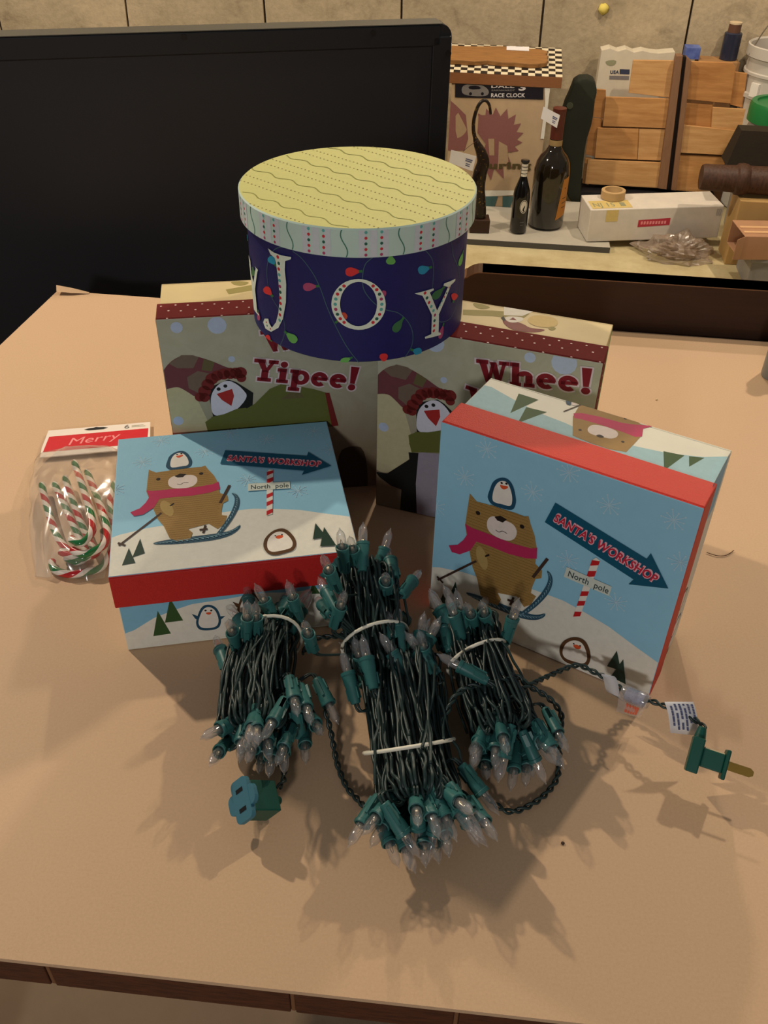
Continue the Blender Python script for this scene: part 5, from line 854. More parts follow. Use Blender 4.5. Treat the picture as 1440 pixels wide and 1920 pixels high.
# bottles
m_bg = mat('dark_bottle_glass', (30, 24, 14), .08, spec=.6, coat=.4); m_foil = mat('maroon_foil', (92, 40, 30), .35, .2, 40); m_gold = mat('gold_ring', (150, 126, 84), .4)
def tag_on(parent, a, b_, c_, d_, name='price_tag'):
    """small white tag, corners given clockwise from top left, in the parent's frame"""
    mb = MB(); n = (b_ - a).cross(d_ - a).normalized(); n = n if n.y < 0 else -n
    mb.face([a, b_, c_, d_], mat('tag_paper', (226, 224, 224), .5)); o = mb.build(name, parent, label='white paper tag'); sd = o.modifiers.new('s', 'SOLIDIFY'); sd.thickness = .0006; sd.offset = 0
    S = lambda u, v: a.lerp(b_, u).lerp(d_.lerp(c_, u), v) + n * .0006
    mb = MB()
    for (u0, u1, v0, v1) in ((.62, .90, .30, .38), (.62, .88, .42, .50), (.66, .84, .62, .68), (.66, .84, .74, .80)): mb.face([S(u0, v0), S(u1, v0), S(u1, v1), S(u0, v1)], ink('tagink'))
    mb.build('tag_print', o, fixn=False)
P = base(1026, 434, SZ); P.y += .043; top = at(1038, 202, P.y).z - SZ; Hb = top
wine = thing('wine_bottle', 'tall dark wine bottle with orange side label and white neck tag on the bench', 'bottle', P.to_tuple()); wine.location = (P.x, P.y, TZ + SZ)
rB = .0445
mb = MB(); prof = [(.001, .004), (rB * .8, .001), (rB, .006), (rB * 1.01, Hb * .40), (rB, Hb * .50), (rB * .93, Hb * .56), (rB * .75, Hb * .615), (rB * .5, Hb * .655), (.0165, Hb * .69), (.0150, Hb * .75), (.0150, Hb * .985)]
mb.lathe(prof, m_bg, 36); mb.build('glass_body', wine, smooth=True)
mb = MB(); mb.lathe([(.0156, Hb * .755), (.0158, Hb * .97), (.0165, Hb * .975), (.0165, Hb), (.0005, Hb + .0005)], m_foil, 24, cap=False); sharp(mb.build('neck_foil', wine, smooth=True))
mb = MB(); mb.lathe([(.0162, Hb * .70), (.0165, Hb * .735), (.0162, Hb * .75)], m_gold, 24, cap=False); mb.build('neck_ring', wine, smooth=True)
Pm = Print(lambda u, v, l: ((rB * 1.012 + l) * sin(u / 1000 / rB), -(rB * 1.012 + l) * cos(u / 1000 / rB), v / 1000), None, 4.0)
Pm.poly('orange_label', [(16, Hb * 1000 * .10), (52, Hb * 1000 * .14), (56, Hb * 1000 * .47), (28, Hb * 1000 * .45)]); Pm.poly('brown', disc((38, Hb * 370), 2.2, 8)); Pm.many('brown', [[(30, Hb * 1000 * k), (46, Hb * 1000 * (k + .004)), (46, Hb * 1000 * (k + .012)), (30, Hb * 1000 * (k + .008))] for k in (.2, .24, .28)]); Pm.build('side_label', wine, label='orange side label')
y_ = P.y - .03; w = lambda px, py, yy=y_: at(px, py, yy) - Vector((P.x, P.y, SZ))
tag_on(wine, w(1019, 200), w(1050, 216), w(1044, 240), w(1014, 222))
P = base(972, 440, SZ); P.y += .02; Hs = at(975, 300, P.y).z - SZ
sb = thing('small_bottle', 'small black bottle with oval white emblem and striped neck, left of the wine bottle', 'bottle'); sb.location = (P.x, P.y, TZ + SZ)
mb = MB(); r_ = .0215; mb.lathe([(.001, .003), (r_ * .85, .001), (r_, .005), (r_, Hs * .50), (r_ * .9, Hs * .60), (r_ * .55, Hs * .72), (.0085, Hs * .78), (.0085, Hs * .97), (.0105, Hs * .975), (.0105, Hs), (.0004, Hs)], mat('black_glass', (16, 15, 14), .12, coat=.4), 28); mb.build('glass_body', sb, smooth=True)
Pm = Print(lambda u, v, l: ((.0088 + l) * sin(u / 8.8), -(.0088 + l) * cos(u / 8.8), v / 1000), None, 3.0)
for k in range(4): Pm.poly('stickw', [(-9, Hs * 1000 * (.79 + .045 * k)), (9, Hs * 1000 * (.79 + .045 * k)), (9, Hs * 1000 * (.825 + .045 * k)), (-9, Hs * 1000 * (.825 + .045 * k))])
Pm.build('neck_label', sb, label='white striped neck label')
Pm = Print(lambda u, v, l: ((r_ + .0002 + l) * sin(u / 1000 / r_), -(r_ + .0002 + l) * cos(u / 1000 / r_), v / 1000), None, 3.0)
c0 = (6, Hs * 1000 * .40); Pm.poly('stickw', disc(c0, 10, 20, 17)); Pm.poly('black', disc(c0, 9, 20, 15.6)); Pm.poly('stickw', disc(c0, 8, 20, 14)); Pm.poly('black', [(4, 58 + 10), (8, 66 + 10), (9, 72), (7, 64), (10, 60), (5, 60), (3, 64)]); Pm.build('emblem', sb, label='oval white emblem'); Pm = Print(lambda u, v, l: ((r_ + .0002 + l) * sin(u / 1000 / r_), -(r_ + .0002 + l) * cos(u / 1000 / r_), v / 1000), None, 3.0); Pm.many('grey', [ribbon([(0, Hs * 1000 * .18), (10, Hs * 1000 * .18)], 1)[0], ribbon([(1, Hs * 1000 * .14), (9, Hs * 1000 * .14)], 1)[0]])
Pm.build('printed_lines', sb)
# curved dark figurine
Y0 = base(898, 440, SZ).y + .03; fg = [at(x, y, Y0) for x, y in ((920, 214), (917, 196), (908, 188), (897, 198), (889, 222), (888, 246), (894, 268), (902, 286), (906, 304), (900, 326), (896, 352), (898, 378), (900, 402), (899, 424))]
root = Vector((fg[-1].x, Y0, SZ)); fgt = thing('curved_figurine', 'dark curved snake-like figurine with gold speckles rising beside the round box lid', 'figurine'); fgt.location = (root.x, root.y, TZ + SZ)
m_fig = mat('dark_speckled_paint', (34, 24, 16), .35, 0, 40); nt = m_fig.node_tree; b = nt.nodes['Principled BSDF']; tc = nt.nodes.new('ShaderNodeTexCoord')
nt.links.new(ramp(noise(150, 2).outputs['Fac'], .60, lin((32, 22, 16)), .74, lin((130, 100, 36))).outputs[0], b.inputs['Base Color'])
mb = MB(); mb.tube(smoothpath([p - root for p in fg], 6), lambda t_: .0032 + .0015 * sin(t_ * 3) if t_ < .42 else .004 + .014 * sin(min((t_ - .42) / .58, 1) * pi * .82) ** .7, m_fig, 12); mb.build('body', fgt, smooth=True)
mb = MB(); mb.box(-.026, .024, -.022, .022, 0, .034, mat('dark_wood_base', (58, 36, 24), .5, .2, 30)); mb.build('base_block', fgt, bevel=.002)
w = lambda px, py, yy: at(px, py, yy) - root
tag_on(fgt, w(846, 281, Y0 - .04), w(893, 293, Y0 - .04), w(886, 321, Y0 - .04), w(842, 305, Y0 - .04))
mb = MB(); mb.tube(smoothpath([w(868, 284, Y0 - .04), w(880, 274, Y0 - .02), w(897, 262, Y0 - .004)], 5), .0006, mat('tag_thread', (60, 30, 30), .7), 5); mb.build('tag_thread', fgt)

# clock carton with clear bag front
def wallframe(px, py, z=BZ):
    p = tl(onz(px, py, z)); return p
def atw(px, py, yl):                              # pixel -> bench frame point at bench-frame depth yl
    o_ = RW.inverted() @ Vector((0, 0, CAMH)); d_ = RW.inverted() @ (at(px, py, 1.0) - Vector((0, 0, CAMH))); return o_ + d_ * ((yl - o_.y) / d_.y)
cy = 2.50; a0 = atw(862, 400, cy); tl0 = atw(858, 157, cy); tr0 = atw(1032, 160, cy)
x0, x1, zt = tl0.x - .015, tr0.x, tl0.z
CM = Matrix.Translation((0, 0, TZ + SZ)) @ RW @ Matrix.Translation((x0, cy, 0)); cwid = x1 - x0; chgt = zt - SZ
ck = thing('clock_carton', 'race clock carton with black header and tan feather printed front, behind the bottles', 'carton', M=CM)
mb = MB(); mb.box(0, cwid, 0, .09, 0, chgt, mat('carton_tan', (190, 164, 130), .6, .15, 20)); cb = mb.build('carton_body', ck, bevel=.0015)
def CP(px, py): p = atw(px, py, cy); return ((p.x - x0) * 1000, (p.z - SZ) * 1000)
cr2 = lambda x, y: CP(x / 4.5 + 800, y / 4.5 + 60)
Pm = Print(lambda u, v, l: (u / 1000, -.0003 - l * 2, v / 1000), (0, cwid * 1000, 0, chgt * 1000))
Pm.poly('maroon_f', [cr2(*p) for p in ((180, 560), (250, 620), (330, 700), (350, 900), (320, 1000), (180, 1000))]); Pm.poly('tanbag', chaikin([cr2(*p) for p in ((245, 640), (330, 800), (340, 830), (300, 880), (245, 900))], 1))
fe = []
cxy = (560, 900)
for k, (ang, ln) in enumerate(((118, 250), (100, 262), (82, 265), (62, 280), (44, 282), (26, 270), (8, 262), (-10, 250), (-28, 240), (-60, 300), (-78, 350), (-96, 350), (-112, 340))):
    a = math.radians(ang); b2 = math.radians(ang + 90); cx_, cy_ = cxy
    fe.append([cr2(cx_ + 60 * cos(a) - 40 * cos(b2), cy_ - 60 * sin(a) + 40 * sin(b2)), cr2(cx_ + ln * .75 * cos(a) - 34 * cos(b2), cy_ - ln * .75 * sin(a) + 34 * sin(b2)), cr2(cx_ + ln * cos(a + .05), cy_ - ln * sin(a + .05)), cr2(cx_ + ln * .7 * cos(a) + 34 * cos(b2), cy_ - ln * .7 * sin(a) - 34 * sin(b2)), cr2(cx_ + 60 * cos(a) + 40 * cos(b2), cy_ - 60 * sin(a) - 40 * sin(b2))])
for f_ in fe: Pm.poly('maroon_f', f_)
Pm.poly('maroon_f', [cr2(*p) for p in ((440, 700), (560, 700), (700, 850), (700, 1000), (640, 1060), (540, 1000), (430, 850))]); Pm.poly('tanbag', [cr2(*p) for p in ((520, 900), (570, 900), (570, 1040), (530, 1040))]); Pm.poly('tanbag', [cr2(*p) for p in ((610, 920), (680, 960), (690, 1100), (600, 1160))])
Pm.poly('pale_s', [cr2(*p) for p in ((180, 1335), (760, 1335), (760, 1375), (180, 1400))]); Pm.poly('teal_d', [cr2(*p) for p in ((450, 1385), (600, 1385), (570, 1480), (500, 1540), (450, 1500))]); Pm.poly('teal_d', [cr2(*p) for p in ((640, 1385), (740, 1385), (690, 1510), (640, 1500))])
Pm.poly('headblack', [cr2(*p) for p in ((240, 425), (985, 430), (985, 570), (240, 550))])
Pm.poly('grey', chaikin([cr2(*p) for p in ((290, 480), (320, 440), (440, 435), (510, 470), (530, 510), (500, 545), (310, 535))])); Pm.poly('headblack', chaikin([cr2(*p) for p in ((350, 455), (430, 450), (470, 480), (360, 485))], 1)); Pm.poly('headblack', disc(cr2(370, 520), 4, 8)); Pm.poly('headblack', disc(cr2(470, 520), 4, 8))
Pm.many('headwhite', place_text(font_tris('DALE', .03), cr2(545, 470), cr2(740, 470), 8), True); Pm.many('headwhite', place_text(font_tris('3', .04), cr2(775, 490), cr2(835, 490), 14), True); Pm.many('grey', place_text(font_tris('EARNHARDT', .02), cr2(548, 497), cr2(745, 497), 3.6), True); Pm.many('headwhite', place_text(font_tris('RACE CLOCK', .025), cr2(543, 548), cr2(830, 548), 9), True)
Pm.many('oldgold', place_text(font_tris('uring', .05), cr2(520, 1150), cr2(880, 1150), 17), True)
Pm.poly('pale_s', [cr2(*p) for p in ((995, 440), (1040, 450), (1040, 580), (990, 900), (960, 900), (1000, 600))])
Pm.build('front_print', cb)
# checkered box on top with a rough wooden plaque
ky = cy - .003; kz = zt + .001; L0 = atw(846, 157, ky); R0 = atw(1050, 157, ky)
kx0, kx1 = L0.x - .03, R0.x + .004; tilt = math.radians(8)
KM = Matrix.Translation((0, 0, TZ)) @ RW @ Matrix.Translation((kx0, ky, kz)); kb = thing('checkered_case', 'flat brown case with black and white checkered top on the clock carton', 'case', M=KM)
kh = atw(1050, 145, ky).z - kz; kd = .19; kwid = kx1 - kx0; mw = mat('case_wood', (140, 92, 56), .5, .2, 20, stretch=(2, 20, 20))
mb = MB(); pr = [(0, 0), (kd, 0), (kd, kh + kd * math.tan(tilt)), (0, kh)]; Kp = Matrix(((0, 0, 1, 0), (1, 0, 0, 0), (0, 1, 0, 0), (0, 0, 0, 1)))
mb.prism(pr, 0, kwid, mw, Kp); kbody = mb.build('case_body', kb, bevel=.001)
Pm = Print(lambda u, v, l: (u / 1000, v / 1000 * cos(tilt), kh + v / 1000 * sin(tilt) + l + .0004), (0, kwid * 1000, 0, kd * 1000 / cos(tilt)))
Pm.poly('check_w', [(0, 0), (kwid * 1000, 0), (kwid * 1000, kd * 1010), (0, kd * 1010)])
cs = kwid * 1000 / 18; nr = int(kd * 1010 / (cs)) + 1
Pm.many('check_b', [[(i * cs, j * cs), (i * cs + cs, j * cs), (i * cs + cs, j * cs + cs), (i * cs, j * cs + cs)] for i in range(18) for j in range(nr) if (i + j) % 2 == 0]); Pm.build('checkered_top', kbody)
rr = random.Random(2); n = 30; out = []
for k in range(n):
    a = 2 * pi * k / n; out.append((kwid * .44 + kwid * .43 * max(-1, min(1, 1.25 * cos(a))) * (1 + rr.uniform(-.03, .03)), kd * .52 + kd * .26 * max(-1, min(1, 1.3 * sin(a))) * (1 + rr.uniform(-.12, .12))))
Mt = Matrix.Translation((0, 0, kh + .001)) @ Matrix.Rotation(tilt, 4, 'X')
mb = MB(); mb.prism(out, 0, .012, mat('rough_plaque_wood', (158, 112, 62), .6, .35, 12, .3, 40, stretch=(2, 14, 14)), Mt); pq = mb.build('wood_plaque', bevel=.002)
pq.matrix_world = KM; tag(pq, 'rough edged brown wood slab lying on the checkered case', 'wood slab')
mb = MB(); mb.box(kwid * .53, kwid * .72, kd * .66, kd * .80, .0125, .0130, mat('tag_paper', (226, 224, 224), .5), Mt); mb.build('price_sticker', pq, label='white paper price sticker'); 
# dark pouch leaning at the wall
dy_ = 2.62; poly = [(625, 325), (700, 322), (718, 370), (704, 420), (698, 500), (668, 590), (655, 700), (640, 880), (600, 900), (570, 760), (558, 600), (566, 500), (578, 440), (606, 380)]
pts = [atw(x / 2.25 + 800, y / 2.25, dy_) for x, y in poly]; zb = min(p.z for p in pts); ox = pts[0].x
mb = MB(); PP = [(p.x - ox, max(p.z - BZ, 0)) for p in pts]; mb.prism(chaikin(PP, 1), -.028, .028, mat('dark_green_cloth', (40, 44, 32), .85, .3, 20, .3, 60), XZ)
o = mb.build('cloth_pouch', bevel=.012, seg=3); o.matrix_world = Matrix.Translation((0, 0, TZ + SZ + .0005)) @ RW @ Matrix.Translation((ox, dy_, 0)); o.data.shade_smooth(); o.location.z = TZ + BZ + .0005 + 0 * zb
tag(o, 'dark green cloth pouch standing against the wall between wine bottle and pine boards', 'pouch')
mb = MB(); mb.lathe([(.0001, .001), (.008, .001), (.009, -.001)], mat('dull_green_patch', (70, 74, 56), .8), 12, M=Matrix.Translation((-.005, -.0285, PP[0][1] * .80)) @ Matrix.Rotation(pi / 2, 4, 'X')); mb.build('patch', o)

# bundle of pine boards with a central post
m_pine = [mat('pine_%s' % n_, c_, .6, .22, 7, .15, 60, col2=c2_, stretch=(1.5, 12, 12)) for n_, c_, c2_ in (('light', (206, 156, 98), (176, 124, 70)), ('honey', (196, 142, 84), (166, 112, 60)), ('pale', (212, 168, 112), (186, 138, 84)))]
m_post = mat('weathered_post', (140, 104, 76), .6, .2, 12, stretch=(12, 12, 2))
wy = 2.66; c3 = lambda x, y: (x / 3.84 + 1080, y / 3.84 + 40)
ref = atw(*c3(65, 1170), wy); GM = Matrix.Translation((0, 0, TZ + BZ + .0006)) @ RW @ Matrix.Translation((ref.x, wy, 0)); gz = ref.z
bd = thing('pine_board_stack', 'stack of overlapping pine boards with a dark slotted post up its middle', 'boards', M=GM)
dzb = gz - (BZ + .0006)
def bpoly(pts, lay, th=.008, mt=None, name='board', label=None):
    q = [atw(*c3(x, y), wy - lay) for x, y in pts]; mb = MB(); mb.prism([(p.x - ref.x, p.z - gz + dzb) for p in q], -lay, -lay + th, mt or m_pine[(len(pts) + int(pts[0][0])) % 3], XZ); return mb.build(name, bd, bevel=.0008, label=label)
for pts, lay in (([(150, 488), (215, 495), (215, 700), (118, 688)], .010), ([(105, 693), (185, 703), (165, 980), (68, 958)], .010), ([(68, 985), (110, 985), (90, 1178), (45, 1165)], .010),
    ([(412, 280), (730, 285), (690, 552), (380, 515)], .012), ([(215, 545), (672, 560), (645, 770), (192, 755)], .020), ([(155, 768), (452, 775), (440, 996), (135, 984)], .020), ([(454, 776), (642, 780), (612, 1003), (442, 997)], .018), ([(85, 998), (615, 1020), (592, 1200), (64, 1170)], .026),
    ([(800, 288), (1130, 300), (1150, 330), (1112, 592), (780, 560)], .020), ([(1140, 364), (1232, 376), (1200, 624), (1110, 600)], .010), ([(780, 588), (984, 602), (975, 770), (755, 745)], .014), ([(985, 620), (1266, 636), (1232, 792), (975, 765)], .020), ([(1240, 700), (1286, 708), (1252, 806), (1225, 795)], .006),
    ([(750, 745), (1232, 795), (1170, 800), (1100, 965), (735, 945)], .024), ([(730, 962), (1092, 978), (1040, 1100), (960, 1235), (690, 1215)], .018)):
    bpoly(pts, lay)
mb = MB(); p_ = [atw(*c3(x, y), wy) for x, y in ((70, 1165), (1230, 1190))]; 
mb.box(.02, p_[1].x - ref.x - .03, .004, .05, 0, .20, mat('board_shadow_core', (120, 84, 50), .8)); mb.build('inner_boards', bd)
bpoly([(716, 285), (725, 250), (770, 248), (652, 1212), (588, 1202)], .036, .03, m_post, 'post_half'); bpoly([(797, 258), (832, 290), (722, 1220), (686, 1216)], .036, .03, m_post, 'post_half'); bpoly([(768, 252), (799, 258), (688, 1218), (650, 1212)], .026, .02, mat('post_slot', (30, 18, 10), .8), 'post_slot')
q = [atw(*c3(x, y), wy - .04) for x, y in ((30, 1195), (875, 1235))]
mb = MB(); mb.box(-.02, q[1].x - ref.x + .05, -.06, .05, 0, max(dzb - .002, .01), mat('dark_tray', (24, 24, 28), .5)); mb.build('dark_plinth', bd)
# carton behind the boards, with white sheet front
cy2 = wy + .055; cM = Matrix.Translation((0, 0, TZ + BZ + .0006)) @ RW; pA_, pB_ = atw(*c3(185, 205), cy2), atw(*c3(720, 190), cy2)
wc = thing('white_carton', 'white torn topped carton with blue printed label behind the pine boards', 'carton', M=cM @ Matrix.Translation((pA_.x, cy2, 0))); zc = pA_.z - BZ
mb = MB(); top_ = [(0, 0), (pB_.x - pA_.x, 0)] + [((pB_.x - pA_.x) * (1 - k / 9), zc + rr.uniform(-.006, .004)) for k in range(10)]
mb.prism(top_, 0, .05, mat('white_carton_board', (214, 204, 180), .6, .12, 30), XZ); wcb = mb.build('carton_body', wc)
f_ = lambda x, y: ((atw(*c3(x, y), cy2).x - pA_.x) * 1000, (atw(*c3(x, y), cy2).z - BZ) * 1000)
Pm = Print(lambda u, v, l: (u / 1000, -.0004 - l * 2, v / 1000)); Pm.poly('fold', chaikin([f_(*p) for p in ((210, 285), (292, 278), (285, 312), (250, 324), (218, 312))], 1)); Pm.many('label_ink', place_text(font_tris('USA', .04), f_(245, 378), f_(308, 378), 8), True); Pm.poly('label_ink', [f_(*p) for p in ((315, 346), (386, 348), (384, 383), (313, 380))]); Pm.poly('grey', [f_(*p) for p in ((240, 392), (382, 394), (380, 422), (240, 418))]); Pm.build('label_print', wcb)
def simplebox(name, label, cat, p0, p1, yl, dep, mt, zbase=None, extra=None):
    a_, b_ = atw(*p0, yl), atw(*p1, yl); z0 = a_.z if zbase is None else zbase; t = MB(); t.box(0, b_.x - a_.x, 0, dep, 0, b_.z - z0, mt)
    o = t.build(name, bevel=.001); o.matrix_world = Matrix.Translation((0, 0, TZ)) @ RW @ Matrix.Translation((a_.x, yl, z0)); return tag(o, label, cat)
sh_top = atw(1350, 118, 2.70).z
simplebox('cardboard_box', 'brown cardboard box half hidden behind the right pine boards, carrying the canister', 'box', (1272, 300), (1388, 118), 2.715, .065, mat('kraft_board', (170, 128, 82), .7, .15, 20), zbase=BZ + .0006)
sh_top = atw(1398, 118, 2.715).z
bb = simplebox('blue_box', 'small blue and white box behind the top of the pine boards', 'box', (1279, 130), (1315, 90), 2.725, .04, mat('blue_carton', (52, 70, 140), .5, .5, 30, col2=(110, 130, 190)), zbase=sh_top + .0006)
# dark canister with cap
p = atw(1363, 118, 2.75); yl = 2.75; r0 = (atw(1381, 100, yl).x - atw(1348, 100, yl).x) / 2; hb = atw(1363, 60, yl).z - sh_top; hc_ = atw(1363, 41, yl).z - sh_top; r0 = min(r0, .026)
cn = thing('canister', 'dark blue grey canister with brown cap standing behind the pine boards', 'canister', M=Matrix.Translation((0, 0, TZ)) @ RW @ Matrix.Translation((p.x, yl, sh_top + .0006)))
mb = MB(); mb.lathe([(r0, 0), (r0, hb * .96), (r0 * .86, hb)], mat('steel_blue_can', (62, 66, 86), .25, .1, 20, metal=.5), 28); sharp(mb.build('can_body', cn, smooth=True)); mb = MB(); mb.lathe([(r0 * .72, hb), (r0 * .70, hc_ - .004), (r0 * .72, hc_ - .004), (r0 * .72, hc_)], mat('brown_cap', (96, 66, 50), .4), 24, mtf=lambda i: mat('pale_cap_top', (208, 186, 150), .5) if i >= 1 else None); sharp(mb.build('cap', cn, smooth=True))
# bucket
m_pail = mat('white_translucent_pail', (196, 190, 178), .4, .06, 20)
yl = 2.682; pc = atw(1484, 84, yl); rb_ = pc.x - atw(1406, 84, yl).x; hb = pc.z - BZ
bk_ = thing('plastic_pail', 'white plastic pail with ribbed rim and wire handle at the right edge by the wall', 'bucket', M=Matrix.Translation((0, 0, TZ + BZ + .0006)) @ RW @ Matrix.Translation((pc.x, yl, 0)))
mb = MB(); mb.lathe([(.01, .002), (rb_ * .84, .002), (rb_ * .93, hb * .70), (rb_ * .99, hb * .705), (rb_ * .99, hb * .73), (rb_ * .94, hb * .735), (rb_ * .95, hb * .83), (rb_ * .99, hb * .835), (rb_ * .99, hb * .85), (rb_ * .95, hb * .855), (rb_ * .96, hb * .93), (rb_ * 1.02, hb * .935), (rb_ * 1.02, hb * .995), (rb_ * .99, hb), (rb_ * .95, hb * .99), (rb_ * .93, hb * .90), (rb_ * .85, .006), (.01, .006)], m_pail, 48); sharp(mb.build('pail_body', bk_, smooth=True), 25)
mb = MB(); mb.lathe([(rb_ * .918, hb * .86), (.001, hb * .86)], mat('pail_contents', (110, 78, 48), .8, .3, 30), 32, cap=False); mb.build('contents', bk_, label='brown contents inside the pail')
mb = MB(); mb.tube(smoothpath([(-rb_ * 1.03, -.01, hb * .90), (-rb_ * .80, -.05, hb * 1.12), (-rb_ * .3, -.08, hb * 1.30), (rb_ * .3, -.08, hb * 1.30), (rb_ * .80, -.05, hb * 1.12), (rb_ * 1.03, -.01, hb * .90)], 6), .0016, mat('wire_handle', (170, 165, 155), .35, metal=.8), 6); mb.build('wire_handle', bk_, smooth=True)
mb = MB(); mb.box(-.012, .012, -rb_ * 1.0, -rb_ * .93, hb * .72, hb * .80, mat('white_label', (230, 226, 216), .5)); q = mb.build('pail_label', bk_); q.matrix_local = Matrix.Rotation(math.radians(-52), 4, 'Z')
# green lidded tub
yl = 2.50; pc = atw(1466, 205, yl); rt_ = pc.x - atw(1405, 205, yl).x; zt_ = atw(1468, 192, yl).z; hb = zt_ - BZ
gt = thing('lidded_tub', 'frosted plastic tub with green screw lid at the right edge before the pail', 'tub', M=Matrix.Translation((0, 0, TZ + BZ + .0006)) @ RW @ Matrix.Translation((pc.x, yl, 0)))
mb = MB(); mb.lathe([(rt_ * .85, 0), (rt_ * .90, .004), (rt_ * .93, hb * .80), (rt_ * .86, hb * .86), (rt_ * .86, hb * .88)], mat('frosted_plastic', (150, 146, 138), .35, .1, 15), 40); sharp(mb.build('tub_body', gt, smooth=True))
mb = MB(); mb.lathe([(rt_, hb * .86), (rt_, hb * .97), (rt_ * .96, hb), (rt_ * .80, hb), (rt_ * .78, hb * .985), (.001, hb * .985)], mat('green_lid', (36, 118, 60), .35, .06, 40), 40, cap=False); sharp(mb.build('green_lid', gt, smooth=True))
# white long carton on a plastic bag
m_wb = mat('white_worn_card', (222, 214, 200), .55, .12, 25, .1, 60)
a_, b_ = onz(1099, 458, BZ + .010), onz(1344, 450, BZ + .018); d_ = (b_ - a_); wlen = d_.length; yaw = atan2(d_.y, d_.x); hgt = at(1098, 398, a_.y).z - a_.z; hgt2 = .064
LM = Matrix.Translation((a_.x, a_.y, TZ + a_.z + .006)) @ Matrix.Rotation(yaw, 4, 'Z') @ Matrix.Rotation(-math.asin(.008 / wlen), 4, 'Y')
lb = thing('long_white_carton', 'long white worn carton with small red label lying before the pine boards', 'carton', M=LM); wd = .105
mb = MB(); mb.box(0, wlen, 0, wd, 0, hgt, m_wb); lbb = mb.build('carton_body', lb, bevel=.002)
Pm = Print(lambda u, v, l: (u / 1000, -.0003 - l * 2, v / 1000)); W_, H_ = wlen * 1000, hgt * 1000
Pm.poly('redlabel', [(W_ * .37, H_ * .42), (W_ * .61, H_ * .46), (W_ * .61, H_ * .68), (W_ * .37, H_ * .64)]); Pm.many('card_pink', [[(W_ * (.39 + .022 * k), H_ * .50), (W_ * (.405 + .022 * k), H_ * .505), (W_ * (.405 + .022 * k), H_ * .60), (W_ * (.39 + .022 * k), H_ * .595)] for k in range(9)])
Pm.build('red_label', lbb, label='small red printed label'); Pm = Print(lambda u, v, l: (u / 1000, -.0003 - l * 2, v / 1000)); Pm.poly('tapey', [(W_ * .12, H_ * .62), (W_ * .21, H_ * .62), (W_ * .21, H_ - 2), (W_ * .12, H_ - 2)]); Pm.build('tape_flap', lbb); Pm = Print(lambda u, v, l: (u / 1000, -.0003 - l * 2, v / 1000)); Pm.many('grey', [[(W_ * (.95 + .008 * k), H_ * .70), (W_ * (.953 + .008 * k), H_ * .70), (W_ * (.953 + .008 * k), H_ * .92), (W_ * (.95 + .008 * k), H_ * .92)] for k in range(5)]); Pm.build('front_print', lbb)
Pm = Print(lambda u, v, l: (u / 1000, v / 1000, hgt + .0003 + l * 2)); Pm.poly('tapey', [(W_ * .02, 6), (W_ * .32, 8), (W_ * .32, 60), (W_ * .02, 58)]); Pm.many('fold', place_text(font_tris('NJ 15', .02), (W_ * .04, 18), (W_ * .20, 18), 26), True); Pm.poly('fold', [(W_ * .24, 18), (W_ * .28, 18), (W_ * .28, 44), (W_ * .24, 44)]); Pm.build('tape_print', lbb)
mb = MB(); xs_ = wlen * .10
mb.lathe([(.022, 0), (.030, .001), (.030, .020), (.022, .021), (.022, 0)], mat('masking_tape', (190, 158, 110), .6), 24, cap=False)
o = mb.build('tape_roll', smooth=True); o.matrix_world = LM @ Matrix.Translation((wlen * .22, wd * .72, hgt + .0008)); sharp(o); tag(o, 'beige roll of tape lying on the long white carton', 'tape')
# crumpled clear bag under the carton
m_bg2 = film('thin_grocery_film', .45, .25, .25, (170, 150, 130))
g0 = onz(1212, 466, BZ); 
from mathutils import noise as mnoise
def blob(cx_, cy_, rx_, ry_, hz, seed, m_, n=22, amp=.25):
    mb = MB(); rows = []
    for i in range(n + 1):
        th_ = pi / 2 * i / n; row = []
        for k in range(36):
            a = 2 * pi * k / 36; q = Vector((cos(a) * sin(th_) * 2.2 + seed, sin(a) * sin(th_) * 2.2, cos(th_) * 2.2)); f_ = 1 + amp * (mnoise.noise(q) + .6 * abs(mnoise.noise(q * 2.7)) - .2)
            row.append((cx_ + rx_ * sin(th_) * cos(a) * f_, cy_ + ry_ * sin(th_) * sin(a) * f_, hz * cos(th_) * f_))
        rows.append(row)
    mb.grid(rows, m_, True); mb.face(rows[0][::-1], m_); return mb
p = onz(1268, 482, BZ); mb = blob(0, 0, .088, .070, .046, 4.0, m_bg2, amp=.42); o = mb.build('bag_film', None, smooth=False)
gb = thing('crumpled_bag', 'crumpled clear plastic bag spilling out from under the long white carton', 'bag'); gb.location = (p.x, p.y + .012, TZ + BZ + .0006); o.parent = gb
mb = blob(.01, .01, .060, .045, .022, 9.0, mat('bag_brown_contents', (120, 92, 70), .6, .4, 40), 12); mb.build('contents', gb, label='brown contents in the bag')
mb = MB(); q0 = onz(1202, 462, BZ + .006) - Vector((p.x, p.y + .012, BZ)); mb.tube(smoothpath([q0 + Vector(v) for v in ((.05, .02, .006), (.01, .022, .012), (-.008, .0, .004), (.012, -.022, .002), (.05, -.03, .004), (.075, -.022, .008))], 6), .004, mat('bag_handle_film', (206, 196, 180), .4), 6, flat=.4); mb.build('bag_handle', gb, smooth=True)
